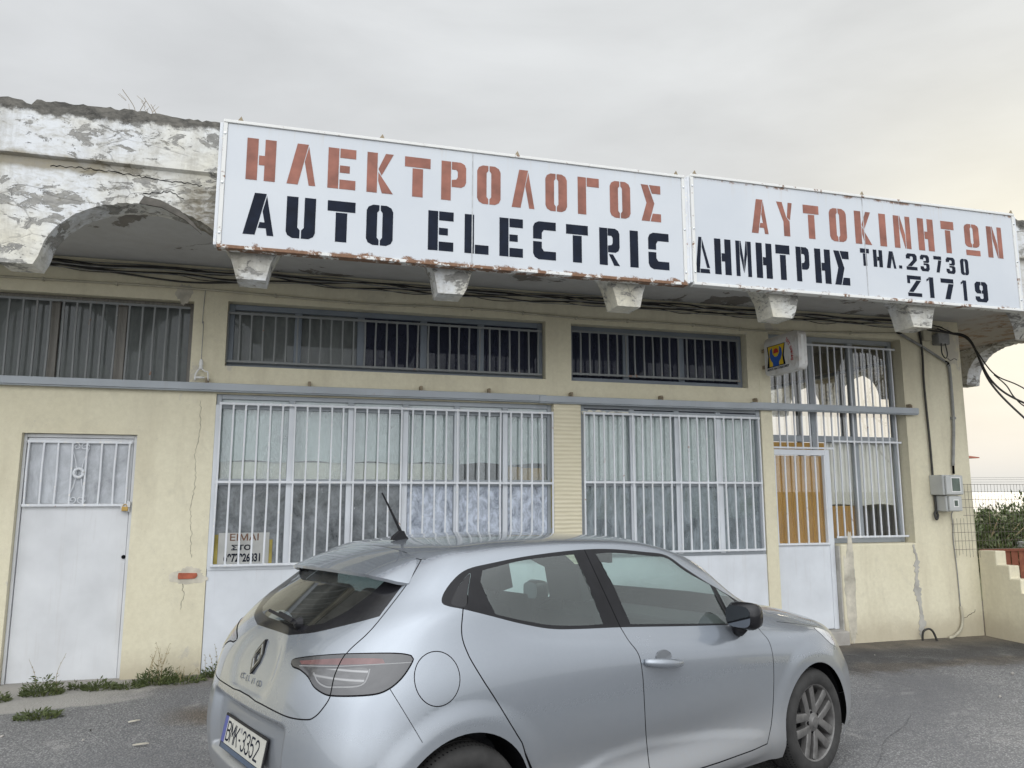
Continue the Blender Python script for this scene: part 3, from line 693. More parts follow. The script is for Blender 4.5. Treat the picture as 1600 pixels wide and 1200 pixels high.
MB().box(-1.635, -1.56, 7.355, 7.372, 1.432, 1.505).box(-1.585, -1.555, 7.345, 7.37, 1.47, 1.525).build('hasp', M['door'], door1, bevel=.004)
MB().tube([(-1.597 + .017 * math.cos(a), 7.347, 1.478 + .022 * math.sin(a)) for a in [i * math.pi / 8 for i in range(9)]], .004, 6).box(-1.622, -1.572, 7.338, 7.356, 1.44, 1.478).build('padlock', M['brass'], door1, bevel=.003)
MB().lathe([(0, 0), (.017, 0), (.017, .012), (0, .016)], lambda a, b, h: (-1.588 + a, 7.40 - h, 1.035 + b), 16).build('keyhole', M['gap'], door1, smooth=False)
MB().box(-2.47, -1.52, 7.15, 7.42, -.15, -.028).build('threshold', M['concrete'], bld, bevel=.02)
d2f = MB(); d2f.box(5.075, 5.105, 7.395, 7.45, .075, 2.10).box(5.80, 5.862, 7.395, 7.45, .075, 2.10).box(5.105, 5.80, 7.396, 7.45, 2.035, 2.10)
d2f.box(5.106, 5.799, 7.40, 7.44, .08, 1.01).box(5.106, 5.799, 7.401, 7.44, 1.011, 1.035).box(5.106, 5.13, 7.401, 7.44, 1.036, 2.03).box(5.775, 5.799, 7.401, 7.44, 1.036, 2.03)
door2 = d2f.build('door', M['panel'], bld, bevel=.004); door2['label'] = 'white door with brown panel behind six upright bars'
pane(door2, 5.131, 5.774, 1.037, 2.029, 7.425, M['glassview'])
MB().box(5.128, 5.777, 7.434, 7.45, 1.03, 2.03).build('backing_board', M['brown'], door2)
grille('grille', door2, [5.115 + .1335 * i for i in range(6)], 1.025, 2.03, 7.385, .0085, (1.025,), M['bars'], x0=5.10, x1=5.79, seed=11)
MB().box(5.06, 5.88, 7.25, 7.44, -.2, .072).build('threshold', M['concrete'], bld, bevel=.015)

# ------------------------------------------------------------------ things behind the glass
def curtain_mesh(x0, x1, z0, z1, y, amp, wave, mat, name, label, cat, seed=0):
    r = random.Random(seed); n = int((x1 - x0) / .012); vs = []
    ph = [r.uniform(0, 6.28) for _ in range(4)]
    for i in range(n + 1):
        x = x0 + (x1 - x0) * i / n; d = amp * (math.sin(x * wave + ph[0]) + .6 * math.sin(x * wave * 2.3 + ph[1]) + .4 * math.sin(x * wave * .41 + ph[2]))
        for z in (z0 + .01 * math.sin(x * 11 + ph[3]), (z0 + z1) / 2, z1): vs.append((x, y + d * (1 - .25 * (z - z0) / (z1 - z0)), z))
    fs = [(i * 3 + j, (i + 1) * 3 + j, (i + 1) * 3 + j + 1, i * 3 + j + 1) for i in range(n) for j in range(2)]
    k = len(vs); vs2 = [(a, b + .004, c_) for a, b, c_ in vs]
    m = MB().add(vs, fs).add(vs2, [tuple(reversed(f_)) for f_ in fs])
    o = m.build(name, mat, None, smooth=True, recalc=False); tag(o, label, cat); return o
curtain_mesh(-.85, 2.40, 1.90, 2.50, 7.46, .004, 18, M['curtain'], 'curtain', 'pale aqua curtain drawn across the top of the wide display window', 'curtain', 1)
curtain_mesh(2.75, 4.92, 1.66, 2.53, 7.45, .014, 42, M['curtain2'], 'curtain', 'grey-white pleated curtain hanging inside the four-pane display window', 'curtain', 2)
curtain_mesh(5.93, 6.90, 1.46, 2.20, 7.545, .010, 30, M['curtain2'], 'curtain', 'short whitish curtain behind the lower panes of the tall window', 'curtain', 3)
def thing_box(name, label, cat, boxes, mat, bevel=.006):
    m = MB()
    for b in boxes: m.box(*b)
    return tag(m.build(name, mat, None, bevel=bevel), label, cat)
thing_box('shelf', 'beige board shelf seen low behind the upper panes of the wide display window', 'shelf', [(-.84, 1.40, 7.49, 7.51, 1.66, 1.895), (-.84, 1.40, 7.51, 7.85, 1.66, 1.69)], M['stepwhite'])
thing_box('cardboard_box', 'brown cardboard behind the rightmost panes of the wide display window', 'box', [(1.97, 2.36, 7.48, 7.7, 1.70, 1.86), (1.975, 2.14, 7.478, 7.48, 1.70, 1.87)], M['cardboard'])
thing_box('counter', 'pale green counter front inside the four-pane display window', 'counter', [(2.76, 4.9, 7.72, 8.25, .02, .9), (2.76, 4.9, 7.48, 7.50, 1.32, 1.66)], simple('counter_green', (.62, .62, .49), .8, .12, 4))
thing_box('plywood_board', 'brown plywood board behind the lower panes of the tall window', 'board', [(5.93, 6.30, 7.53, 7.55, 1.03, 1.45)], M['brown'])
thing_box('workbench', 'dark workbench standing inside the room behind the wide display window', 'workbench', [(-.6, 2.2, 8.2, 8.9, .80, .86), (-.55, -.45, 8.25, 8.35, .02, .8), (2.05, 2.15, 8.25, 8.35, .02, .8), (-.55, -.45, 8.75, 8.85, .02, .8), (2.05, 2.15, 8.75, 8.85, .02, .8), (-.2, .3, 8.4, 8.7, .861, 1.2), (.7, 1.3, 8.4, 8.75, .861, 1.35)], M['inner'])
# hand lettered note
nt = site('paper_note', (-.58, 7.385, .95), 'hand-painted paper note with a phone number in the corner of the display window', 'note')
MB().box(-.80, -.355, 7.366, 7.368, .955, 1.235).build('sheet', M['paper'], nt)
MB().box(-.835, -.802, 7.3655, 7.369, .955, 1.22).box(-.353, -.325, 7.3655, 7.369, .955, 1.17).build_each('tape', M['ochre'], nt)
RX = Matrix.Rotation(R(90), 4, 'X')
text_mesh('\u0395\u0399\u039c\u0391\u0399', .085, Matrix.Translation((-.575, 7.3645, 1.19)) @ RX, simple('faded_red_brown', (.17, .085, .05), .8), nt, sx=1.15, bold=.001)
text_mesh('\u03a3\u03a4\u039f', .062, Matrix.Translation((-.60, 7.3645, 1.098)) @ RX, M['navy'], nt, sx=1.35, bold=.002)
text_mesh('6972926831', .10, Matrix.Translation((-.583, 7.3645, 1.005)) @ RX, M['navy'], nt, sx=.66, bold=.003)
# ------------------------------------------------------------------ stencil lettering
def mirx(p): return [(1 - a, b) for a, b in p][::-1]
def miry(p): return [(a, 1 - b) for a, b in p][::-1]
_O = [(.475, 1), (.24, 1), (.07, .945), (0, .85), (0, .15), (.07, .055), (.24, 0), (.475, 0), (.475, .13), (.40, .19), (.40, .81), (.475, .87)]
_A1 = [(0, 0), (.39, 0), (.72, 1), (.33, 1)]
_E = [[(0, 0), (.385, 0), (.385, 1), (0, 1)], [(.425, .77), (1, .77), (1, 1), (.425, 1)], [(.425, .40), (.78, .40), (.78, .58), (.425, .58)], [(.425, 0), (1, 0), (1, .23), (.425, .23)]]
_C = [(0, .535), (.38, .535), (.38, .70), (.47, .78), (1, .78), (1, 1), (.24, 1), (.07, .945), (0, .85)]
_P = [(.42, 1), (.78, 1), (.94, .95), (1, .86), (1, .49), (.94, .40), (.80, .35), (.42, .35), (.42, .53), (.60, .55), (.66, .61), (.66, .75), (.60, .80), (.42, .80)]
_3 = [(0, .71), (0, .87), (.16, 1), (.84, 1), (1, .87), (1, .60), (.88, .52), (.36, .52), (.36, .62), (.58, .62), (.64, .66), (.64, .78), (.58, .83), (.42, .83), (.36, .78), (.36, .71)]
GL = {
 'H': [[(0, 0), (.385, 0), (.385, 1), (0, 1)], [(.62, 0), (1, 0), (1, 1), (.62, 1), (.62, .60), (.425, .60), (.425, .37), (.62, .37)]],
 '\u039b': [_A1, [(.735, .95), (1, 0), (.77, 0), (.60, .57)]],
 'A': [_A1, [(.735, .95), (1, 0), (.78, 0), (.74, .17), (.48, .17), (.53, .31), (.69, .31), (.61, .57)]],
 'E': _E, 'K': [[(0, 0), (.39, 0), (.39, 1), (0, 1)], [(.43, .60), (.70, 1), (1, 1), (.62, .52), (.55, .44)], [(.43, .52), (.56, .40), (1, 0), (.58, 0), (.43, .30)]],
 'T': [[(0, .745), (1, .745), (1, 1), (0, 1)], [(.30, 0), (.71, 0), (.71, .715), (.30, .715)]],
 'P': [[(0, 0), (.385, 0), (.385, 1), (0, 1)], _P], 'O': [_O, mirx(_O)], '0': [_O, mirx(_O)],
 '\u0393': [[(0, 0), (.39, 0), (.39, 1), (0, 1)], [(.43, .76), (1, .76), (1, 1), (.43, 1)]],
 '\u03a3': [[(0, 1), (.36, 1), (.67, .5), (.41, 0), (0, 0), (.27, .5)], [(.42, 1), (1, 1), (1, .77), (.56, .77)], [(.46, 0), (1, 0), (1, .22), (.58, .22)]],
 'U': [[(0, 1), (.39, 1), (.39, .26), (.475, .20), (.475, 0), (.22, 0), (.06, .06), (0, .15)], mirx([(0, 1), (.39, 1), (.39, .26), (.475, .20), (.475, 0), (.22, 0), (.06, .06), (0, .15)])],
 'L': [[(0, 0), (.39, 0), (.39, 1), (0, 1)], [(.43, 0), (1, 0), (1, .23), (.43, .23)]],
 'C': [_C, miry(_C)], 'I': [[(0, 0), (1, 0), (1, 1), (0, 1)]],
 'R': [[(0, 0), (.40, 0), (.40, 1), (0, 1)], _P, [(.46, .30), (.66, .30), (1, 0), (.72, 0)]],
 'Y': [[(0, 1), (.35, 1), (.60, .56), (.80, .44), (.80, 0), (.41, 0), (.41, .42)], [(.64, .56), (.74, 1), (1, 1), (.83, .48)]],
 'N': [[(0, 0), (.33, 0), (.33, 1), (0, 1)], [(.37, 1), (.40, 1), (.67, .42), (.67, 0), (.64, 0), (.37, .60)], [(.71, 0), (1, 0), (1, 1), (.71, 1)]],
 '\u03a9': [[(a, .26 + b * .74) for a, b in _O], [(a, .26 + b * .74) for a, b in mirx(_O)], [(.03, 0), (1, 0), (1, .17), (.03, .17)]],
 '\u0394': [[(0, 0), (.28, 0), (.47, 1), (.26, 1)], [(.50, .95), (1, .15), (.80, .15), (.47, .72)], [(.32, 0), (1, 0), (.96, .115), (.34, .115)]],
 'M': [[(0, 0), (.25, 0), (.25, 1), (0, 1)], [(.28, 1), (.34, 1), (.495, .46), (.495, .10), (.28, .62)], [(.525, .46), (.66, 1), (.73, 1), (.73, .62), (.525, .10)], [(.755, 0), (1, 0), (1, 1), (.755, 1)]],
 '2': [[(0, .68), (0, .87), (.16, 1), (.84, 1), (1, .87), (1, .60), (.50, .235), (.10, .235), (.64, .62), (.64, .78), (.58, .83), (.42, .83), (.36, .78), (.36, .68)], [(0, 0), (1, 0), (1, .20), (0, .20)]],
 '3': [_3, miry(_3)], '7': [[(0, .79), (1, .79), (1, 1), (0, 1)], [(.60, .75), (1, .75), (.66, 0), (.26, 0)]],
 '1': [[(.38, 0), (1, 0), (1, 1), (.38, 1)], [(0, .78), (.33, .86), (.33, .98), (.10, .90), (0, .90)]],
 '9': [[(.475, 1), (.16, 1), (0, .88), (0, .53), (.14, .42), (.475, .42), (.475, .56), (.38, .61), (.38, .80), (.475, .84)], [(.525, 1), (.84, 1), (1, .88), (1, .13), (.84, 0), (.14, 0), (0, .12), (0, .27), (.36, .27), (.36, .21), (.42, .16), (.58, .16), (.63, .21), (.63, .42), (.525, .42), (.525, .56), (.63, .61), (.63, .80), (.525, .84)]],
 'Z': [[(0, .62), (.20, .62), (.20, .82), (1, .82), (1, 1), (0, 1)], [(.66, .78), (1, .78), (.40, .21), (.06, .21)], [(0, 0), (1, 0), (1, .17), (0, .17)]],
 '.': [[(0, 0), (1, 0), (1, 1), (0, 1)]],
}
def stencil(letters, y, mat, parent, label):
    mb = MB()
    for ch, x0, x1, z0, z1 in letters:
        for poly in GL[ch]:
            mb.prism(poly, lambda a, b: (x0 + a * (x1 - x0), y, z0 + b * (z1 - z0)), (0, .0015, 0))
    o = mb.build('lettering', mat, parent); o['label'] = label; return o
RZ, BZ = (3.939, 4.270), (3.514, 3.842)
def ln(s, zz): return [(c_, a, b, *zz) for c_, a, b in s]
L_RED1 = ln([('H', -.564, -.353), ('\u039b', -.268, -.056), ('E', .034, .246), ('K', .332, .538), ('T', .628, .834), ('P', .923, 1.127), ('O', 1.219, 1.417), ('\u039b', 1.512, 1.708), ('O', 1.805, 1.996), ('\u0393', 2.093, 2.286), ('O', 2.386, 2.576), ('\u03a3', 2.679, 2.864)], (3.942, 4.273))
L_BLK1 = ln([('A', -.563, -.344), ('U', -.258, -.044), ('T', .043, .253), ('O', .339, .545), ('E', .823, 1.028), ('L', 1.119, 1.318), ('E', 1.409, 1.608), ('C', 1.696, 1.894), ('T', 1.985, 2.180), ('R', 2.283, 2.467), ('I', 2.563, 2.640), ('C', 2.735, 2.930)], (3.514, 3.841))
L_RED2 = ln([('A', 3.763, 3.936), ('Y', 4.032, 4.197), ('T', 4.314, 4.482), ('O', 4.596, 4.783), ('K', 4.877, 5.061), ('I', 5.155, 5.231), ('N', 5.322, 5.514), ('H', 5.603, 5.790), ('T', 5.885, 6.040), ('\u03a9', 6.169, 6.348), ('N', 6.447, 6.635)], (3.936, 4.260))
L_BLK2 = ln([('\u0394', 3.184, 3.325), ('H', 3.375, 3.539), ('M', 3.588, 3.744), ('H', 3.794, 3.957), ('T', 3.998, 4.145), ('P', 4.211, 4.351), ('H', 4.410, 4.579), ('\u03a3', 4.619, 4.784)], (3.518, 3.846))
L_TEL1 = ln([('T', 4.917, 5.017), ('H', 5.062, 5.166), ('\u039b', 5.210, 5.319)], (3.725, 3.893)) + [('.', 5.352, 5.387, 3.731, 3.762)] + ln([('2', 5.439, 5.565), ('3', 5.604, 5.710), ('7', 5.765, 5.857), ('3', 5.912, 6.020), ('0', 6.085, 6.183)], (3.727, 3.891))
L_TEL2 = ln([('Z', 5.434, 5.595), ('1', 5.660, 5.740), ('7', 5.828, 5.980), ('1', 6.070, 6.136), ('9', 6.238, 6.394)], (3.466, 3.671))
def sign_board(x0, x1, z0, z1, seamx, tabs, label, loc):
    t = site('sign_board', loc, label, 'sign', 'long white sign boards on the parapet')
    m = MB(); m.box(x0 + .03, x1 - .03, 5.602, 5.675, z0 + .012, z1 - .012)
    m.build('panel', M['sign'], t, bevel=.004)
    f = MB(); f.box(x0, x1, 5.590, 5.677, z1 - .0115, z1 + .012).box(x0, x1, 5.588, 5.677, z0 - .014, z0 + .0115).box(x0, x0 + .0295, 5.594, 5.677, z0 + .012, z1 - .012).box(x1 - .0295, x1, 5.594, 5.677, z0 + .012, z1 - .012)
    mf = NM('rusty_sign_frame'); n1 = mf.noise(8, 7, .72, .2); n2 = mf.noise(40, 5, .7); zz = mf.axis(2)
    lowk = mf.rng_(zz, 3.50, 3.42)
    th = mf.math('ADD', n1, mf.math('MULTIPLY', mf.math('MULTIPLY', lowk, mf.rng_(mf.axis(0), 3.10, 3.15, 1, .35)), .17))
    cc_ = mf.mix(mf.ramp(th, (.60, 0), (.65, 1)), (.68, .68, .66), mf.mix(n2, (.07, .035, .02), (.30, .155, .08)))
    f.build('frame', mf.fin(cc_, .6, mf.bump(n2, .3, .003)), t, bevel=.003)
    s_ = MB(); s_.box(seamx - .004, seamx + .004, 5.5992, 5.6015, z0 + .012, z1 - .012); s_.build('joint', simple('dull_joint', (.42, .43, .44), .6, .3, 15), t)
    tb = MB()
    for x in tabs: tb.prism([(x - .022, z1 + .012), (x + .022, z1 + .012), (x + .004, z1 + .052)], lambda a, b: (a, 5.60, b), (0, .012, 0))
    tb.build_each('mounting_tab', M['hook'], t)
    bo = MB()
    for x in (x0 + .014, x1 - .014):
        for z in (z0 + .1, (z0 + z1) / 2, z1 - .1): bo.lathe([(0, .008), (.008, .006), (.011, 0)], lambda a, b, h: (x + a, 5.594 - h, z + b), 10)
    bo.build_each('bolt', M['chrome'], t)
    # flange irons holding the board off the parapet
    fl_ = MB(); fl_.box(x0 - .027, x0 - .002, 5.61, 5.69, z0 + .01, z1 - .01); fl_.box(x1 + .002, x1 + .030, 5.605, 5.69, z0 + .01, z1 - .01)
    fl_.build_each('flange', M['bars'], t, bevel=.003)
    return t
s1 = sign_board(-.738, 3.10, 3.405, 4.385, 1.181, (-.62, .442, 1.559, 3.02), 'white sign board reading AUTO ELECTRIC in black below red Greek stencil letters', (1.18, 5.6, 3.4))
stencil(L_RED1, 5.6000, M['red'], s1, 'red stencil lettering of the upper line'); stencil(L_BLK1[:4], 5.6000, M['navy'], s1, 'black stencil word AUTO'); stencil(L_BLK1[4:], 5.6000, M['navy'], s1, 'black stencil word ELECTRIC')
s2 = sign_board(3.160, 6.815, 3.418, 4.412, 4.978, (3.204, 4.984, 6.79), 'white sign board with telephone numbers 23730 and 21719 under red Greek letters', (4.98, 5.6, 3.4))
stencil(L_RED2, 5.6000, M['red'], s2, 'red stencil lettering of the upper line'); stencil(L_BLK2, 5.6000, M['navy'], s2, 'black narrow stencil name'); stencil(L_TEL1, 5.6000, M['navy'], s2, 'black stencil telephone number 23730'); stencil(L_TEL2, 5.6000, M['navy'], s2, 'larger black stencil number 21719')

# ------------------------------------------------------------------ projecting lightbox sign
lb = site('lightbox_sign', (4.95, 7.33, 3.1), 'grimy white lightbox sign with blue spanner emblem sticking out from the wall', 'sign')
def rrect(u0, u1, v0, v1, r, n=5):
    out = []
    for cx, cy, a0 in ((u1 - r, v1 - r, 0), (u0 + r, v1 - r, 90), (u0 + r, v0 + r, 180), (u1 - r, v0 + r, 270)):
        for i in range(n + 1):
            a = R(a0 + 90 * i / n); out.append((cx + r * math.cos(a), cy + r * math.sin(a)))
    return out
mlb = NM('grimy_lightbox'); n1 = mlb.noise(6, 6, .7, .3); e_ = mlb.rng_(mlb.math('ADD', mlb.axis(2), mlb.math('MULTIPLY', n1, .10)), 3.29, 3.38)
mlbm = mlb.fin(mlb.mix(mlb.math('MAXIMUM', mlb.ramp(n1, (.48, .05), (.7, .6)), mlb.math('MULTIPLY', e_, .55)), (.66, .66, .65), (.30, .24, .17)), .45)
MB().prism(rrect(6.63, 7.245, 2.912, 3.335, .06), lambda a, b: (4.953, a, b), (.105, 0, 0)).build('housing', mlbm, lb, bevel=.012)
MB().prism(rrect(6.665, 7.21, 2.945, 3.30, .045), lambda a, b: (4.948, a, b), (.004, 0, 0)).build('face', mlbm, lb)
MB().box(4.99, 5.02, 6.629, 6.631, 2.96, 3.28).build('end_strip', M['white'], lb)
bk = MB()
for z in (3.03, 3.22): bk.box(4.975, 5.035, 7.245, 7.33, z - .02, z + .02).lathe([(0, .012), (.012, .01), (.016, 0)], lambda a, b, h: (4.972 - h, 7.29 + a, z + b), 10)
bk.build_each('bracket', M['hook'], lb, bevel=.003)
def FX(x): return lambda a, b: (x, 7.19 - a, b)      # a runs from the wall outwards
em = MB()
em.prism([(.0, 2.995), (.335, 2.995), (.31, 3.10), (.335, 3.235), (.01, 3.24), (.03, 3.12)], FX(4.9455), (.002, 0, 0), M['navy'])
em.prism([(.05, 3.005), (.30, 3.005), (.285, 3.10), (.325, 3.228), (.03, 3.232), (.05, 3.12)], FX(4.9435), (.002, 0, 0), M['yellow'])
em.prism([(.07, 3.19), (.105, 3.215), (.115, 3.14), (.15, 3.105), (.20, 3.105), (.235, 3.14), (.24, 3.215), (.275, 3.185), (.285, 3.12), (.255, 3.065), (.225, 3.04), (.225, 3.0), (.115, 3.0), (.115, 3.04), (.085, 3.07), (.06, 3.12)], FX(4.9415), (.002, 0, 0), M['blue'])
em.prism([(.13, 3.145), (.135, 3.175), (.155, 3.195), (.18, 3.198), (.205, 3.188), (.22, 3.165), (.222, 3.145)], FX(4.9415), (.002, 0, 0), M['sred'])
em.build('emblem', None, lb)
MY = Matrix(((0, 0, -1, 0), (-1, 0, 0, 0), (0, 1, 0, 0), (0, 0, 0, 1)))    # text facing -X, reading outwards from the wall
wd = '\u03a4\u039f\u03a5\u03a3 \u03a7\u0391\u039b\u039a\u0399\u0394\u0391\u03a3'
for i, ch in enumerate(wd):
    t = i / (len(wd) - 1); a = .37 + .085 * math.sin(t * 2.0); z = 3.262 - .235 * t; ang = R(-38 - 52 * min(1, t * 1.5))
    if ch != ' ': text_mesh(ch, .046, Matrix.Translation((4.9445, 7.19 - a, z)) @ MY @ Matrix.Rotation(ang, 4, 'Z'), M['sred'], lb, sx=.62, bold=.001)
text_mesh('\u039c\u0395\u039b\u039f\u03a3 \u03c4\u03bf\u03c5 \u03a3\u03a5\u039d\u0394\u0395\u03a3\u039c\u039f\u03a5', .034, Matrix.Translation((4.9445, 7.19 - .20, 2.972)) @ MY, M['navy'], lb, sx=.95)

# ------------------------------------------------------------------ track rail with brackets
def track(x0, x1, z0, z1, y, hooks, label):
    t = site('track_rail', ((x0 + x1) / 2, 7.33, z0), label, 'rail', 'grey sliding track rails across the shop front')
    m = MB(); m.box(x0, x1, y, y + .045, z0, z1).box(x0, x1, y + .012, y + .06, z0 - .012, z0 - .001)
    m.build('rail', M['rail'], t, bevel=.004)
    h = MB()
    for x in hooks: h.box(x - .014, x + .014, y + .02, 7.332, z1 - .001, z1 + .05).box(x - .008, x + .008, y + .0, y + .02, z1 - .01, z1 + .035)
    h.build_each('bracket', M['hook'], t, bevel=.006); return t
track(-4.4, 2.335, 2.545, 2.612, 7.25, (-.97, -.05, 1.03, 1.73), 'longest grey track rail, running from the left edge over the wide display window')
track(2.26, 4.815, 2.538, 2.604, 7.235, (2.62, 3.66), 'grey track rail over the four-pane display window')
track(4.77, 7.055, 2.545, 2.617, 7.25, (4.84, 6.96), 'grey track rail crossing in front of the tall window and ending on the pillar')

# ------------------------------------------------------------------ cables and conduits
def curve_pts(P, n=10):
    P = [Vector(p) for p in P]; Q = [2 * P[0] - P[1]] + P + [2 * P[-1] - P[-2]]; out = []
    for i in range(1, len(Q) - 2):
        a, b, c_, d = Q[i - 1:i + 3]
        for k in range(n):
            t = k / n; out.append(.5 * ((2 * b) + (c_ - a) * t + (2 * a - 5 * b + 4 * c_ - d) * t * t + (3 * b - a - 3 * c_ + d) * t ** 3))
    return out + [P[-1]]
def cable(name, pts, r, mat, label, cat, group=None, n=8, smooth=8):
    o = MB().tube(curve_pts(pts, smooth), r, n).build(name, mat, None, smooth=True); tag(o, label, cat, group); return o
rr = random.Random(42)
zs_ = [3.715, 3.70, 3.685, 3.672, 3.655, 3.64, 3.622, 3.69]
for i, z in enumerate(zs_):
    sag = .012 + .012 * (i % 3); y = 7.315 - .013 * (i % 4)
    P = []; x = -4.2
    while x < 7.35:
        P.append((x, y + rr.uniform(-.006, .004), z + rr.uniform(-.012, .008))); P.append((x + .4, y - .004, z - sag + rr.uniform(-.012, .006))); x += rr.uniform(.75, 1.2)
    cable('cable', P, rr.choice((.004, .0055, .0075)), M['dark'] if i % 3 else M['grey'], 'slack cable in the bundle strung along the wall under the canopy', 'cable', 'cables strung along the wall under the canopy', 6, 5)
cable('cable', [(-2.35, 7.30, 3.66), (-1.7, 7.29, 3.60), (-1.2, 7.29, 3.565), (-.7, 7.30, 3.60)], .009, M['dark'], 'thicker black cable sagging lowest in the bundle at the left', 'cable')
cond = site('conduit_pipe', (2.3, 7.31, 3.48), 'thin cream-painted conduit running along the wall above the transoms', 'pipe')
pts = [(-4.2, 7.31, 3.505), (-2.7, 7.31, 3.506), (-1.15, 7.31, 3.512), (.39, 7.31, 3.475), (1.1, 7.31, 3.492), (1.8, 7.31, 3.495), (2.3, 7.31, 3.478), (2.88, 7.31, 3.466), (3.6, 7.31, 3.478), (4.3, 7.31, 3.475), (4.98, 7.31, 3.462), (6.0, 7.31, 3.50), (6.88, 7.31, 3.54)]
MB().tube(curve_pts(pts), .011, 8).build('pipe', M['conduit'], cond, smooth=True)
cl = MB()
for x in (-2.4, -1.8, -.4, .3, .95, 1.55, 2.1, 2.7, 3.3, 4.1, 4.7, 5.4, 6.2): 
    zc = np.interp(x, [p[0] for p in pts], [p[2] for p in pts]); cl.box(x - .009, x + .009, 7.292, 7.331, zc - .017, zc + .017)
cl.build_each('clip', M['conduit'], cond, bevel=.003)
c2 = site('conduit_pipe', (7.61, 7.31, 1.83), 'grey conduit slanting across the pillar and dropping to the meter boxes', 'pipe')
MB().tube([(6.90, 7.305, 3.545), (7.25, 7.305, 3.385), (7.59, 7.305, 3.21)], .016, 10).tube(curve_pts([(7.60, 7.305, 3.18), (7.622, 7.305, 3.12), (7.615, 7.305, 2.5), (7.55, 7.305, 1.93)]), .018, 10).build('pipe', M['grey'], c2, smooth=True)
MB().tube(curve_pts([(7.555, 7.30, 3.225), (7.60, 7.30, 3.205), (7.615, 7.30, 3.165)]), .013, 8).tube([(6.86, 7.30, 3.548), (6.93, 7.30, 3.535)], .012, 8).tube([(7.553, 7.305, 1.95), (7.551, 7.305, 1.83)], .013, 8).build('pipe_joint', M['gap'], c2, smooth=True)
MB().box(7.59, 7.64, 7.285, 7.33, 2.50, 2.53).build('clip', M['grey'], c2, bevel=.004)
cable('cable', [(7.215, 7.31, 3.60), (7.222, 7.30, 3.3), (7.215, 7.305, 2.9), (7.232, 7.305, 2.2), (7.235, 7.305, 1.7), (7.238, 7.30, 1.42), (7.21, 7.295, 1.36), (7.225, 7.29, 1.29), (7.255, 7.295, 1.33), (7.24, 7.30, 1.40)], .013, M['dark'], 'thick black cable dropping straight down the pillar to a loop by the meters', 'cable')
cable('cable', [(7.50, 7.30, 1.40), (7.47, 7.31, 1.34), (7.49, 7.32, 1.22), (7.478, 7.32, 1.05), (7.495, 7.32, .7), (7.50, 7.32, .25)], .006, M['grey'], 'thin grey cable running from the meters down to the ground', 'cable')
cable('conduit_pipe', [(7.50, 7.315, .27), (7.505, 7.31, .14), (7.46, 7.30, .02), (7.36, 7.29, -.05), (7.26, 7.28, -.075)], .017, M['conduit'], 'short buff conduit bending into the ground at the foot of the pillar', 'pipe')
jb = site('junction_box', (7.46, 7.3, 3.5), 'grey junction box with looped wires at the top of the pillar', 'box')
MB().box(7.41, 7.58, 7.22, 7.33, 3.42, 3.56).build('case', M['grey'], jb, bevel=.012)
MB().box(7.235, 7.36, 7.27, 7.33, 3.47, 3.60).build('side_case', M['conduit'], jb, bevel=.01)
MB().tube(curve_pts([(7.44, 7.22, 3.43), (7.43, 7.21, 3.30), (7.47, 7.20, 3.24), (7.51, 7.21, 3.30), (7.50, 7.22, 3.43)]), .007, 6).tube(curve_pts([(7.50, 7.2, 3.24), (7.56, 7.22, 3.22), (7.64, 7.24, 3.25), (7.70, 7.26, 3.24)]), .004, 6).build('wire_loop', M['dark'], jb, smooth=True)
W0 = (7.52, 7.22, 3.57)
for i, (pts, lab) in enumerate((
    ([(7.30, 7.28, 3.60), W0, (7.64, 7.0, 3.45), (7.33, 6.5, 2.84), (7.56, 6.3, 2.40), (7.95, 6.2, 2.05), (8.6, 6.0, 1.75)], 'lowest thick dark service wire swooping down from the pillar top past the right edge'),
    ([(7.45, 7.28, 3.63), (7.56, 7.2, 3.56), (7.62, 6.98, 3.42), (7.35, 6.5, 2.86), (7.62, 6.4, 2.62), (8.2, 6.4, 2.50), (9.2, 6.2, 2.45)], 'middle service wire curving out flat from the pillar top to the right'),
    ([(7.48, 7.28, 3.66), (7.60, 7.2, 3.57), (7.62, 7.0, 3.45), (7.38, 6.5, 2.95), (7.66, 6.4, 2.78), (8.3, 6.3, 2.42), (9.0, 6.2, 2.2)], 'upper service wire leaving the pillar top towards the right'),
    ([(7.42, 6.52, 2.93), (7.50, 6.45, 2.80), (7.57, 6.42, 2.66), (7.75, 6.4, 2.54), (8.3, 6.35, 2.44)], 'thin tie wire bridging two service wires in front of the arch'))):
    cable('service_wire', pts, .011 if i < 2 else .007, M['dark'], lab, 'wire', 'service wires drooping from the pillar top', 8, 10)
cable('cord', [(-1.036, 7.31, 3.52), (-1.045, 7.31, 3.2), (-1.035, 7.31, 3.18), (-1.03, 7.28, 2.83)], .0035, M['grey'], 'thin cord hanging down the wall between the two left transoms', 'cord')
pu = site('pulley_hook', (-1.03, 7.28, 2.62), 'small white pulley hook hanging from the cord above the track rail', 'hook')
MB().lathe([(0, .0), (.016, 0), (.021, .02), (.014, .035), (.021, .05), (.016, .08), (.010, .10), (0, .10)], lambda a, b, h: (-1.03 + a, 7.28 + b, 2.735 + h), 12).build('body', M['white'], pu, smooth=True)
MB().tube(curve_pts([(-1.045, 7.275, 2.74), (-1.07, 7.27, 2.69), (-1.075, 7.27, 2.635)]), .009, 6).tube(curve_pts([(-1.02, 7.275, 2.74), (-.99, 7.27, 2.72), (-.965, 7.27, 2.71), (-.96, 7.27, 2.63)]), .007, 6).tube([(-1.07, 7.27, 2.66), (-.99, 7.27, 2.66)], .010, 6).build('hook', M['white'], pu, smooth=True)

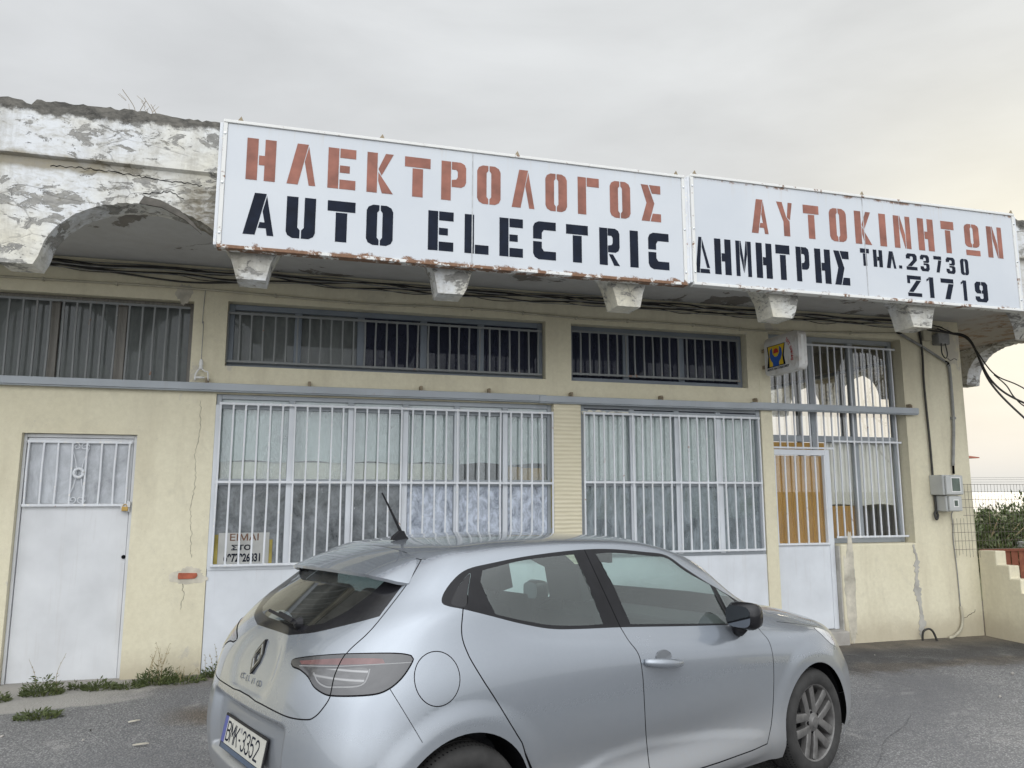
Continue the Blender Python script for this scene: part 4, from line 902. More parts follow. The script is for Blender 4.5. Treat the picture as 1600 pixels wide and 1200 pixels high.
# ------------------------------------------------------------------ meter boxes
def meter(x0, x1, z0, z1, yf, win, label, group):
    t = site('meter_box', ((x0 + x1) / 2, 7.33, z0), label, 'meter box', group)
    MB().box(x0, x1, yf + .03, 7.331, z0, z1).build('case', M['meter'], t, bevel=.012)
    MB().box(x0 + .02, x1 + .006, yf, yf + .029, z0 + .006, z1 - .006).build('lid', M['meter'], t, bevel=.010)
    a, b, c_, d = win
    MB().box(a, b, yf - .003, yf + .002, c_, d).build('window', M['meterglass'], t, bevel=.002)
    MB().box(a - .012, b + .012, yf - .002, yf - .0005, c_ - .012, c_ - .001).box(a - .012, b + .012, yf - .002, yf - .0005, d + .001, d + .012).box(a - .012, a - .001, yf - .002, yf - .0005, c_ - .001, d + .001).box(b + .001, b + .012, yf - .002, yf - .0005, c_ - .001, d + .001).build('window_frame', M['white'], t)
meter(7.20, 7.46, 1.578, 1.815, 7.10, (7.30, 7.415, 1.625, 1.775), 'upper grey meter box with the large window on the pillar', 'meter boxes on the pillar')
meter(7.255, 7.455, 1.385, 1.573, 7.13, (7.345, 7.395, 1.45, 1.515), 'lower smaller meter box with the tiny window on the pillar', 'meter boxes on the pillar')

# ------------------------------------------------------------------ right end: stepped wall, rusty sheet, mesh fence
st = MB()
prof = [(7.325, -.25), (7.325, .915), (7.085, .925), (7.085, .765), (6.925, .77), (6.925, .625), (6.795, .628), (6.795, .475), (2.5, .455), (2.5, -.25)]
st.prism(prof, lambda a, b: (7.835, a, b), (.155, 0, 0))
tag(st.build('stepped_wall', M['wall'], None, bevel=.012), 'low cream wall stepping down towards the viewer from the pillar corner', 'wall')
rb = MB()
for i in range(30):
    a = 7.998 + i * .06; rb.bar((a, 7.42 + .012 * (i % 2), -.2), (a, 7.42 + .012 * (i % 2), .885), .060, .004, (0, 1, 0))
rb.box(7.992, 9.85, 7.405, 7.45, .886, .915)
tag(rb.build('rusty_panel', M['rust'], None), 'rust-brown sheet metal panel standing behind the stepped wall', 'panel')
fc = site('mesh_fence', (8.7, 7.26, .9), 'thin rusty wire mesh fence overlapping the pillar corner at the right', 'fence')
wm_ = MB(); r = random.Random(8)
x = 7.445
while x < 10.6:
    zb = .86 + r.uniform(-.03, .02); zt_ = 1.712 if x > 7.60 else 1.30
    wm_.tube([(x + r.uniform(-.004, .004), 7.262, zb if x < 7.83 else .93), (x, 7.262, (.93 + zt_) / 2), (x + r.uniform(-.004, .004), 7.262, zt_)], .0024, 4, cap=False); x += .0505
for i, z in enumerate((.935, 1.035, 1.135, 1.235, 1.335, 1.43, 1.525, 1.615, 1.705)):
    wm_.tube([((7.43 if z < 1.3 else 7.60) + r.uniform(-.03, 0), 7.258, z), (9.0, 7.258, z + .003), (10.6, 7.258, z)], .0023, 4, cap=False)
mfw = simple('fence_wire', (.10, .085, .07), .6, .3)
wm_.build('mesh', mfw, fc)
cr_ = MB()
for z in (1.745, 1.775, 1.80): cr_.tube(curve_pts([(7.85, 7.40, z - .01), (9.2, 7.4, z), (10.6, 7.4, z + .008)]), .0016, 4, cap=False)
cr_.build('strand', M['grey'], fc)
MB().tube([(10.2, 7.27, .0), (10.2, 7.27, 1.8)], .02, 8).build('post', M['rust'], fc)

# dead cable stub at the foot of the seam
cable('cable_stub', [(6.86, 7.26, -.09), (6.87, 7.25, .02), (6.93, 7.23, .055), (6.98, 7.22, .02), (7.02, 7.21, -.09)], .012, M['dark'], 'black cable stub looping out of the ground at the foot of the wall', 'cable')

# ------------------------------------------------------------------ plants
def leafy(mb, p, d, ln_, wd, r):
    d = Vector(d).normalized(); s_ = d.cross(Vector((r.uniform(-1, 1), r.uniform(-1, 1), r.uniform(-1, 1))))
    if s_.length < .01: s_ = d.cross(Vector((1, 0, 0)))
    s_.normalize(); n_ = s_.cross(d); p = Vector(p)
    mb.add([p, p + d * ln_ * .45 + s_ * wd / 2 + n_ * ln_ * .06, p + d * ln_, p + d * ln_ * .45 - s_ * wd / 2 + n_ * ln_ * .06], [(0, 1, 2, 3)])
def weed(x, y, rad, h, n, label, seed, stems=0, mat=None, group='weeds along the foot of the wall'):
    r = random.Random(seed); z0 = float(ground_z(x, y)) - .01
    t = empty('weed_tuft', (x, y, z0), label, 'weed', group)
    mb = MB()
    for i in range(n):
        a = r.uniform(0, 6.28); q = rad * math.sqrt(r.random()) ; px_, py_ = q * math.cos(a), q * .55 * math.sin(a)
        hh = h * (1 - .6 * (q / rad) ** 2) * r.uniform(.15, 1)
        leafy(mb, (px_, py_, hh * r.uniform(0, .9)), (math.cos(a) + r.uniform(-.8, .8), math.sin(a) * .6 + r.uniform(-.8, .8), r.uniform(.1, 1.3)), r.uniform(.016, .05), r.uniform(.006, .016), r)
    mb.build('leaves', mat or M['leaf'], t, recalc=False)
    if stems:
        sm = MB()
        for i in range(stems):
            a = r.uniform(0, 6.28); q = rad * r.uniform(0, .8); hh = h * r.uniform(1.1, 1.8); b = (q * math.cos(a) + r.uniform(-.06, .06), q * .5 * math.sin(a) + .01, hh)
            P = curve_pts([(q * math.cos(a), q * .5 * math.sin(a), 0), (q * math.cos(a) + r.uniform(-.02, .02), q * .5 * math.sin(a), hh * .5), b], 4)
            sm.tube(P, [.0022 - .0012 * k / len(P) for k in range(len(P))], 4, cap=False)
            for k in range(7):
                q_ = P[r.randrange(len(P) // 2, len(P))]; leafy(sm, q_, (r.uniform(-1, 1), r.uniform(-1, 1), r.uniform(.2, 1)), r.uniform(.012, .025), .006, r)
        sm.build('stem', M['straw'], t, recalc=False)
weed(-2.02, 6.98, .15, .20, 700, 'upright weed tuft in front of the left side of the white door', 1, 2)
weed(-1.80, 7.08, .05, .10, 120, 'tiny weed sprig before the white door', 2)
weed(-1.62, 7.05, .13, .11, 380, 'low weed clump under the middle of the white door', 3)
weed(-1.40, 7.03, .12, .07, 190, 'flat weed patch under the right side of the white door', 4)
weed(-1.19, 7.13, .19, .19, 800, 'largest bushy weed by the right jamb of the white door, with dry stalks', 5, 9)
weed(-.98, 7.10, .18, .08, 360, 'flat green weed strip at the wall below the bare brick', 6, 6)
weed(-.72, 7.24, .14, .17, 500, 'weed with feathery leaves at the corner of the white lower panel', 7, 5)
weed(-.55, 7.22, .06, .14, 160, 'small dark sprig against the white lower panel beside the car', 8, 2)
weed(-2.30, 6.86, .10, .08, 260, 'weed at the far left edge of the picture', 9, 1)
weed(-1.83, 6.30, .15, .08, 420, 'isolated green tuft in the pale broken concrete', 10)
# dry twigs growing on the parapet
tw_ = MB(); r = random.Random(31)
for bx, hh in ((-1.41, .24), (-1.36, .17), (-1.30, .20), (-1.25, .16), (-1.24, .09)):
    tip = (bx + r.uniform(-.09, .03), 5.85 + r.uniform(-.05, .05), 4.40 + hh)
    tw_.tube(curve_pts([(bx, 5.85, 4.40), (bx + r.uniform(-.02, .02), 5.85, 4.40 + hh * .5), tip], 5), .0022, 4, cap=False)
    for k in range(3):
        q = Vector((bx, 5.85, 4.40)).lerp(Vector(tip), r.uniform(.35, .8)); tw_.tube([q, q + Vector((r.uniform(-.07, .05), r.uniform(-.04, .04), r.uniform(.02, .07)))], .0014, 4, cap=False)
tag(tw_.build('dry_twig', M['hook'], None), 'few bare dry twigs growing out of the parapet top', 'plant')

def bush(x, y, w_, d_, h, n, label, seed, mat, z0=-.05):
    r = random.Random(seed); t = empty('bush', (x, y, z0), label, 'bush', 'bushes beyond the fence')
    mb = MB(); cl_ = [(r.uniform(-.5, .5) * w_, r.uniform(-.5, .5) * d_, r.uniform(.2, .9) * h, r.uniform(.10, .34) * min(w_, h) * r.uniform(.6, 1)) for _ in range(40)]
    for i in range(n):
        cx, cy, cz, cr0 = r.choice(cl_); v = Vector((r.gauss(0, 1), r.gauss(0, 1), r.gauss(0, 1))).normalized() * cr0 * r.uniform(.5, 1.1)
        p = Vector((cx, cy, cz)) + v
        if p.z < 0: p.z = -p.z * .3
        leafy(mb, p, v + Vector((r.uniform(-.3, .3), r.uniform(-.3, .3), r.uniform(0, .5))), r.uniform(.07, .15), r.uniform(.03, .06), r)
    mb.build('leaves', mat, t, recalc=False)
    sm = MB()
    for cx, cy, cz, cr0 in cl_:
        P = curve_pts([(cx * .2, cy * .2, 0), (cx * .6, cy * .6, cz * .55), (cx, cy, cz)], 4); sm.tube(P, [.025 - .018 * k / len(P) for k in range(len(P))], 5, cap=False)
    for k in range(9):
        x_, y_ = r.uniform(-.5, .5) * w_, r.uniform(-.4, .4) * d_; sm.tube([(x_, y_, h * .6), (x_ + r.uniform(-.1, .1), y_, h * r.uniform(.95, 1.15))], .005, 4, cap=False)
    sm.build('stem', M['straw'], t, recalc=False)
bush(14.0, 13.2, 1.9, 1.2, 1.30, 3400, 'dark bush rising beside the pillar behind the mesh fence', 1, M['leaf2'])
bush(15.5, 13.4, 1.9, 1.2, 1.36, 3400, 'bush at the right edge behind the mesh fence', 2, M['leaf2'])
bush(14.2, 11.9, 2.6, .8, .66, 3600, 'low light green bush in front of the white slab beyond the fence', 3, M['leaf'])
bush(17.2, 14.0, 2.0, 1.4, 1.3, 3000, 'bush just beyond the right edge behind the fence', 4, M['leaf2'])
bush(12.4, 13.6, 1.8, 1.2, 1.25, 2500, 'bush hidden behind the pillar corner', 5, M['leaf2'])
thing_box('white_slab', 'white slab lying between the bushes beyond the fence', 'slab', [(14.75, 16.3, 12.55, 12.8, .44, .56), (14.8, 14.9, 12.6, 12.7, -.1, .44), (16.1, 16.2, 12.6, 12.7, -.1, .44)], M['white'])
hs = site('house', (30, 32, 0), 'distant house showing only the tip of its red tiled eave past the pillar', 'house')
MB().box(25, 30.6, 29.5, 36, -.2, 3.25).build('wall', M['stepwhite'], hs)
rf = MB(); rf.prism([(24.6, 3.24), (31.62, 3.24), (31.62, 3.29), (28.7, 3.55), (24.6, 3.30)], lambda a, b: (a, 29.0, b), (0, 7.4, 0)); rf.build('roof', simple('red_tiles', (.36, .13, .09), .85, .2, 3), hs)
sea = MB().add([(-1500, 48, .02), (1500, 48, .02), (1500, 1500, .02), (-1500, 1500, .02)], [(0, 1, 2, 3)]).build('sea', simple('pale_sea', (.20, .25, .28), .12, .1, .05), None, recalc=False); tag(sea, kind='structure')
# litter
for (x, y, a, l_, lab) in ((-1.00, 5.53, .15, .075, 'short white paper straw lying on the asphalt near the car'), (-1.14, 6.0, .5, .06, 'scrap of white litter on the asphalt below the door')):
    z = float(ground_z(x, y)) + .012
    o = MB().prism(blob(0, 0, l_ / 2, .012, 14, .3, 3), lambda u, v: (x + u * math.cos(a) - v * math.sin(a), y + u * math.sin(a) + v * math.cos(a), z), (0, 0, .006)).build('litter', M['skim'], None); tag(o, lab, 'litter')
r = random.Random(77); k = 0
while k < 26:
    x, y = r.uniform(-2.2, 7.2), r.uniform(3.0, 7.1)
    if math.hypot(x - 1.48, y - 4.36) < 2.0: continue
    s_ = r.uniform(.007, .02); z = float(ground_z(x, y)); mb = MB()
    P = [Vector((r.uniform(-1, 1), r.uniform(-1, 1), r.uniform(-.5, .9))).normalized() * s_ * r.uniform(.8, 1.2) for _ in range(14)]
    bm = bmesh.new(); [bm.verts.new(p) for p in P]; bmesh.ops.convex_hull(bm, input=bm.verts); me = bpy.data.meshes.new('pebble'); bm.to_mesh(me); bm.free()
    me.materials.append(M['concrete'] if k % 3 else M['dark']); o = bpy.data.objects.new('pebble', me); COL.objects.link(o); o.location = (x, y, z + s_ * .35); k += 1
    tag(o, 'pale loose pebble on the asphalt' if (k - 1) % 3 else 'dark loose pebble on the asphalt', 'pebble', 'pale pebbles scattered on the asphalt' if (k - 1) % 3 else 'dark pebbles scattered on the asphalt')
NET=[[(-0.5,0,0.2),(-0.49,0.3,0.2),(-0.47,0.52,0.2),(-0.4,0.7,0.2),(-0.26,0.8,0.19),(-0.02,0.835,0.18),(0.45,0.835,0.175),(1.0,0.835,0.175),(1.6,0.835,0.175),(2.15,0.84,0.175),(2.58,0.85,0.18),(2.98,0.82,0.18),(3.22,0.66,0.18),(3.33,0.35,0.18),(3.36,0,0.18)],[(-0.57,0,0.3),(-0.565,0.3,0.3),(-0.54,0.55,0.3),(-0.465,0.765,0.3),(-0.3,0.855,0.3),(-0.02,0.875,0.29),(0.45,0.88,0.285),(1.0,0.882,0.275),(1.6,0.882,0.275),(2.15,0.875,0.27),(2.58,0.885,0.29),(2.99,0.855,0.3),(3.27,0.68,0.3),(3.37,0.36,0.3),(3.4,0,0.3)],[(-0.615,0,0.43),(-0.605,0.3,0.43),(-0.575,0.56,0.43),(-0.49,0.78,0.43),(-0.31,0.872,0.43),(-0.02,0.89,0.42),(0.45,0.856,0.4),(1.0,0.846,0.395),(1.6,0.848,0.395),(2.15,0.872,0.4),(2.58,0.892,0.43),(2.99,0.86,0.43),(3.28,0.69,0.43),(3.385,0.36,0.43),(3.41,0,0.43)],[(-0.625,0,0.58),(-0.615,0.3,0.58),(-0.58,0.57,0.58),(-0.49,0.775,0.58),(-0.31,0.873,0.585),(-0.02,0.893,0.58),(0.45,0.882,0.55),(1.0,0.873,0.53),(1.6,0.872,0.53),(2.15,0.882,0.56),(2.58,0.893,0.58),(2.98,0.857,0.57),(3.26,0.69,0.56),(3.38,0.36,0.56),(3.41,0,0.56)],[(-0.605,0,0.735),(-0.595,0.3,0.735),(-0.56,0.56,0.74),(-0.47,0.75,0.75),(-0.31,0.85,0.755),(-0.02,0.89,0.75),(0.45,0.893,0.71),(1.0,0.887,0.69),(1.6,0.885,0.68),(2.15,0.888,0.7),(2.58,0.888,0.71),(2.95,0.835,0.7),(3.2,0.66,0.69),(3.33,0.35,0.68),(3.37,0,0.67)],[(-0.575,0,0.86),(-0.565,0.3,0.86),(-0.53,0.54,0.865),(-0.45,0.72,0.875),(-0.3,0.825,0.88),(-0.02,0.872,0.885),(0.45,0.882,0.86),(1.0,0.884,0.83),(1.6,0.88,0.8),(2.15,0.872,0.8),(2.58,0.85,0.82),(2.91,0.785,0.815),(3.14,0.62,0.81),(3.26,0.33,0.81),(3.3,0,0.805)],[(-0.525,0,0.965),(-0.515,0.3,0.965),(-0.475,0.51,0.97),(-0.395,0.675,0.985),(-0.26,0.785,1.0),(-0.01,0.838,1.01),(0.46,0.848,0.97),(1.0,0.85,0.925),(1.6,0.846,0.88),(2.1,0.835,0.87),(2.5,0.79,0.88),(2.8,0.69,0.887),(2.97,0.52,0.89),(3.06,0.28,0.89),(3.09,0,0.89)],[(-0.455,0,1.045),(-0.445,0.3,1.045),(-0.405,0.48,1.05),(-0.335,0.625,1.07),(-0.21,0.745,1.1),(0.02,0.805,1.115),(0.47,0.805,1.035),(1.0,0.808,0.99),(1.55,0.803,0.95),(2.0,0.785,0.93),(2.34,0.735,0.94),(2.55,0.63,0.955),(2.66,0.46,0.96),(2.72,0.25,0.965),(2.74,0,0.965)],[(-0.345,0,1.13),(-0.335,0.29,1.13),(-0.3,0.455,1.135),(-0.235,0.585,1.155),(-0.115,0.7,1.18),(0.09,0.757,1.185),(0.48,0.76,1.165),(1.0,0.758,1.14),(1.55,0.748,1.09),(1.95,0.725,1.04),(2.2,0.68,1.01),(2.36,0.575,1.0),(2.44,0.42,1.005),(2.49,0.23,1.005),(2.51,0,1.005)],[(-0.225,0,1.215),(-0.215,0.28,1.215),(-0.185,0.44,1.22),(-0.125,0.555,1.24),(-0.02,0.655,1.265),(0.15,0.705,1.268),(0.49,0.715,1.27),(1.0,0.712,1.265),(1.5,0.698,1.235),(1.83,0.682,1.175),(2.0,0.65,1.135),(2.13,0.54,1.1),(2.2,0.4,1.105),(2.25,0.22,1.11),(2.27,0,1.115)],[(-0.13,0,1.285),(-0.12,0.27,1.285),(-0.095,0.42,1.29),(-0.045,0.52,1.305),(0.05,0.605,1.327),(0.2,0.648,1.337),(0.5,0.662,1.357),(1.0,0.66,1.367),(1.42,0.645,1.348),(1.68,0.632,1.303),(1.82,0.59,1.268),(1.89,0.5,1.24),(1.96,0.37,1.25),(2.01,0.2,1.26),(2.03,0,1.265)],[(-0.03,0,1.35),(-0.02,0.25,1.348),(0.0,0.38,1.35),(0.035,0.46,1.355),(0.11,0.54,1.368),(0.24,0.58,1.378),(0.52,0.595,1.398),(0.98,0.592,1.406),(1.32,0.575,1.394),(1.47,0.55,1.375),(1.56,0.51,1.362),(1.63,0.44,1.358),(1.69,0.33,1.368),(1.73,0.18,1.378),(1.75,0,1.382)],[(0.09,0,1.393),(0.1,0.16,1.392),(0.12,0.25,1.392),(0.15,0.31,1.395),(0.2,0.36,1.398),(0.3,0.39,1.406),(0.55,0.4,1.425),(0.93,0.4,1.43),(1.17,0.38,1.425),(1.26,0.36,1.419),(1.32,0.33,1.415),(1.37,0.28,1.413),(1.42,0.21,1.416),(1.45,0.11,1.418),(1.46,0,1.419)],[(0.22,0,1.411),(0.23,0,1.412),(0.25,0,1.414),(0.28,0,1.416),(0.33,0,1.419),(0.42,0,1.425),(0.62,0,1.436),(0.85,0,1.44),(0.97,0,1.439),(1.02,0,1.438),(1.06,0,1.437),(1.08,0,1.436),(1.1,0,1.435),(1.12,0,1.434),(1.13,0,1.434)]]
CUV={
'dlo':[(9.0,6.848),(8.942,6.868),(8.886,6.885),(8.83,6.899),(8.776,6.911),(8.723,6.922),(8.671,6.931),(8.62,6.938),(8.569,6.944),(8.52,6.949),(8.47,6.953),(8.42,6.957),(8.37,6.96),(8.32,6.963),(8.269,6.965),(8.218,6.967),(8.166,6.968),(8.114,6.969),(8.06,6.97),(8.006,6.97),(7.968,6.971),(7.929,6.971),(7.89,6.971),(7.849,6.971),(7.808,6.971),(7.767,6.971),(7.725,6.97),(7.683,6.97),(7.641,6.97),(7.599,6.969),(7.558,6.969),(7.516,6.968),(7.475,6.968),(7.434,6.967),(7.394,6.967),(7.354,6.966),(7.315,6.965),(7.277,6.965),(7.239,6.964),(7.202,6.964),(7.167,6.963),(7.132,6.963),(7.098,6.962),(7.066,6.962),(7.035,6.961),(7.005,6.961),(6.977,6.96),(6.95,6.959),(6.903,6.958),(6.859,6.956),(6.818,6.953),(6.78,6.951),(6.744,6.947),(6.711,6.944),(6.678,6.94),(6.648,6.936),(6.618,6.932),(6.589,6.927),(6.561,6.923),(6.534,6.919),(6.506,6.915),(6.478,6.911),(6.449,6.907),(6.411,6.902),(6.374,6.896),(6.339,6.889),(6.305,6.882),(6.271,6.875),(6.239,6.868),(6.207,6.863),(6.175,6.859),(6.144,6.857),(6.112,6.856),(6.08,6.858),(6.05,6.861),(6.02,6.867),(5.991,6.874),(5.961,6.881),(5.932,6.891),(5.903,6.9),(5.874,6.911),(5.844,6.922),(5.815,6.932),(5.786,6.943),(5.756,6.952),(5.727,6.962),(5.697,6.972),(5.667,6.983),(5.637,6.995),(5.606,7.008),(5.575,7.021),(5.544,7.034),(5.513,7.048),(5.482,7.062),(5.451,7.075),(5.42,7.088),(5.39,7.101),(5.359,7.113),(5.323,7.128),(5.286,7.143),(5.248,7.159),(5.21,7.176),(5.172,7.194),(5.134,7.212),(5.096,7.231),(5.06,7.25),(5.023,7.27),(4.989,7.289),(4.933,7.319),(4.88,7.348),(4.829,7.374),(4.782,7.401),(4.737,7.432),(4.695,7.466),(4.598,7.562),(4.529,7.686),(4.487,7.814),(4.454,7.961),(4.435,8.115),(4.431,8.211),(4.433,8.314),(4.441,8.42),(4.454,8.524),(4.473,8.624),(4.496,8.723),(4.525,8.825),(4.559,8.925),(4.597,9.022),(4.64,9.109),(4.693,9.199),(4.747,9.274),(4.811,9.338),(4.89,9.399),(4.941,9.432),(4.996,9.46),(5.052,9.484),(5.112,9.507),(5.175,9.528),(5.241,9.549),(5.311,9.573),(5.354,9.587),(5.399,9.602),(5.445,9.618),(5.492,9.634),(5.539,9.65),(5.587,9.666),(5.634,9.682),(5.681,9.697),(5.727,9.712),(5.771,9.726),(5.814,9.739),(5.855,9.752),(5.894,9.763),(5.933,9.774),(5.97,9.785),(6.008,9.795),(6.044,9.805),(6.08,9.815),(6.116,9.824),(6.151,9.833),(6.186,9.842),(6.222,9.851),(6.256,9.859),(6.292,9.868),(6.327,9.876),(6.364,9.885),(6.4,9.894),(6.437,9.902),(6.474,9.911),(6.511,9.919),(6.548,9.926),(6.584,9.934),(6.621,9.94),(6.657,9.946),(6.693,9.951),(6.728,9.954),(6.766,9.957),(6.803,9.958),(6.839,9.959),(6.875,9.959),(6.911,9.958),(6.948,9.955),(6.984,9.952),(7.022,9.947),(7.06,9.941),(7.099,9.934),(7.14,9.926),(7.182,9.917),(7.226,9.907),(7.272,9.894),(7.319,9.882),(7.367,9.868),(7.416,9.855),(7.465,9.842),(7.514,9.83),(7.563,9.819),(7.612,9.809),(7.659,9.8),(7.716,9.794),(7.775,9.793),(7.833,9.795),(7.892,9.798),(7.951,9.8),(8.008,9.798),(8.064,9.79),(8.117,9.775),(8.166,9.748),(8.207,9.708),(8.241,9.658),(8.269,9.599),(8.294,9.536),(8.317,9.471),(8.34,9.406),(8.365,9.343),(8.393,9.284),(8.426,9.232),(8.463,9.185),(8.499,9.137),(8.538,9.091),(8.577,9.045),(8.619,9.0),(8.662,8.956),(8.707,8.912),(8.755,8.868),(8.806,8.825),(8.855,8.786),(8.91,8.746),(8.968,8.706),(9.029,8.665),(9.092,8.623),(9.156,8.58),(9.22,8.538),(9.282,8.496),(9.341,8.454),(9.395,8.413),(9.472,8.347),(9.535,8.285),(9.588,8.223),(9.633,8.16),(9.675,8.093),(9.713,8.017)],
'glass_rear':[(5.146,9.219),(5.2,9.248),(5.25,9.277),(5.301,9.305),(5.357,9.335),(5.422,9.367),(5.463,9.386),(5.507,9.408),(5.552,9.43),(5.599,9.453),(5.647,9.476),(5.695,9.498),(5.744,9.518),(5.793,9.538),(5.841,9.554),(5.881,9.566),(5.922,9.577),(5.964,9.588),(6.006,9.598),(6.048,9.607),(6.089,9.616),(6.13,9.625),(6.169,9.633),(6.207,9.64),(6.242,9.647),(6.276,9.654),(6.318,9.662),(6.358,9.668),(6.395,9.672),(6.43,9.676),(6.465,9.679),(6.499,9.682),(6.534,9.685),(6.571,9.69),(6.73,7.104),(6.697,7.098),(6.665,7.092),(6.633,7.085),(6.602,7.079),(6.569,7.072),(6.535,7.066),(6.5,7.061),(6.461,7.057),(6.431,7.055),(6.398,7.053),(6.364,7.051),(6.328,7.048),(6.292,7.046),(6.255,7.043),(6.22,7.042),(6.184,7.039),(6.151,7.038),(6.119,7.036),(6.09,7.036),(6.054,7.038),(6.022,7.042),(5.991,7.048),(5.963,7.055),(5.935,7.064),(5.908,7.072),(5.88,7.08),(5.851,7.087),(5.821,7.094),(5.79,7.101),(5.759,7.108),(5.728,7.116),(5.697,7.123),(5.666,7.132),(5.637,7.14),(5.61,7.147),(5.575,7.158),(5.543,7.17),(5.513,7.182),(5.483,7.195),(5.452,7.208),(5.421,7.221),(5.125,8.671)],
'glass_front':[(6.864,9.682),(6.903,9.688),(6.942,9.696),(6.981,9.704),(7.022,9.711),(7.065,9.714),(7.11,9.713),(7.151,9.708),(7.194,9.7),(7.24,9.689),(7.286,9.677),(7.334,9.665),(7.382,9.653),(7.43,9.641),(7.48,9.631),(7.533,9.62),(7.586,9.61),(7.641,9.6),(7.695,9.592),(7.749,9.585),(7.799,9.579),(7.867,9.582),(7.932,9.595),(7.995,9.606),(8.056,9.6),(8.113,9.564),(8.144,9.523),(8.172,9.468),(8.196,9.405),(8.219,9.337),(8.244,9.267),(8.273,9.199),(8.306,9.135),(8.346,9.079),(8.384,9.038),(8.425,8.998),(8.471,8.961),(8.519,8.923),(8.572,8.887),(8.627,8.852),(8.685,8.817),(8.745,8.782),(8.806,8.747),(8.867,8.711),(8.724,6.992),(7.08,7.087)],
'glass_tri':[(9.033,8.623),(9.328,8.354),(9.433,7.954),(8.954,6.959),(8.805,6.982)],
'recess':[(4.74,7.568),(4.707,7.682),(4.689,7.831),(4.682,7.988),(4.68,8.133),(4.681,8.24),(4.687,8.348),(4.697,8.454),(4.713,8.558),(4.732,8.655),(4.758,8.765),(4.791,8.892),(4.828,9.007),(4.863,9.084),(4.889,9.091),(4.901,9.027),(4.908,8.912),(4.911,8.766),(4.914,8.607),(4.919,8.449),(4.926,8.306),(4.94,8.165),(4.959,8.007),(4.98,7.843),(4.997,7.691),(5.004,7.564),(4.998,7.476),(4.967,7.424),(4.915,7.414),(4.852,7.442),(4.789,7.498)],
'seam_gate':[(3.038,10.489),(3.054,10.293),(3.07,10.109),(3.086,9.936),(3.1,9.772),(3.114,9.614),(3.127,9.461),(3.141,9.311),(3.154,9.164),(3.167,9.018),(3.18,8.872),(3.188,8.778),(3.196,8.682),(3.204,8.583),(3.212,8.483),(3.219,8.382),(3.225,8.281),(3.231,8.18),(3.236,8.079),(3.24,7.98),(3.243,7.882),(3.245,7.787),(3.246,7.696),(3.245,7.609),(3.242,7.527),(3.239,7.452),(3.234,7.383),(3.223,7.266),(3.21,7.17),(3.195,7.089),(3.179,7.019),(3.161,6.954),(3.139,6.889),(3.114,6.819),(3.082,6.739),(3.051,6.67),(3.015,6.6),(2.975,6.529),(2.932,6.457),(2.889,6.384),(2.847,6.31),(2.806,6.236),(2.769,6.162),(2.736,6.089),(2.709,6.016),(2.686,5.936),(2.666,5.857),(2.65,5.779),(2.638,5.701),(2.628,5.624),(2.619,5.549),(2.613,5.475),(2.607,5.402),(2.601,5.33),(2.598,5.248),(2.599,5.165),(2.602,5.082),(2.605,4.999),(2.606,4.918),(2.605,4.84),(2.601,4.767),(2.591,4.7),(2.572,4.621),(2.548,4.549),(2.521,4.485),(2.492,4.426),(2.463,4.372),(2.435,4.321),(2.394,4.251),(2.352,4.19),(2.308,4.138),(2.264,4.095),(2.214,4.053),(2.162,4.025),(2.073,4.006),(2.025,3.999),(1.971,3.991),(1.911,3.983),(1.845,3.975),(1.772,3.969),(1.693,3.964),(1.607,3.961),(1.514,3.961),(1.453,3.963),(1.386,3.967),(1.316,3.971),(1.241,3.977),(1.163,3.982),(1.082,3.988),(0.999,3.993),(0.913,3.998),(0.827,4.003),(0.739,4.007),(0.65,4.01),(0.561,4.011),(0.472,4.011),(0.195,4.053),(0.0,4.053)],
'seam_roof':[(3.078,10.43),(1.746,11.073),(1.757,11.092),(0.857,11.363),(0.419,11.457),(0.004,11.493)],
'rear_window':[(3.052,8.809),(3.152,7.47),(2.26,7.236),(2.183,7.214),(2.103,7.189),(2.022,7.161),(1.94,7.132),(1.859,7.1),(1.779,7.067),(1.702,7.033),(1.628,6.998),(1.557,6.963),(1.491,6.929),(1.429,6.897),(1.373,6.867),(1.275,6.817),(1.193,6.777),(1.121,6.744),(1.055,6.715),(0.99,6.684),(0.923,6.648),(0.633,6.486),(0.309,6.52),(0.0,6.539),(0.0,9.998),(0.909,10.0),(2.238,9.835)],
'rear_glass':[(0.0,6.951),(0.465,6.962),(0.922,7.063),(1.348,7.275),(1.792,7.854),(2.036,8.627),(2.089,9.563),(1.135,9.741),(0.0,9.776)],
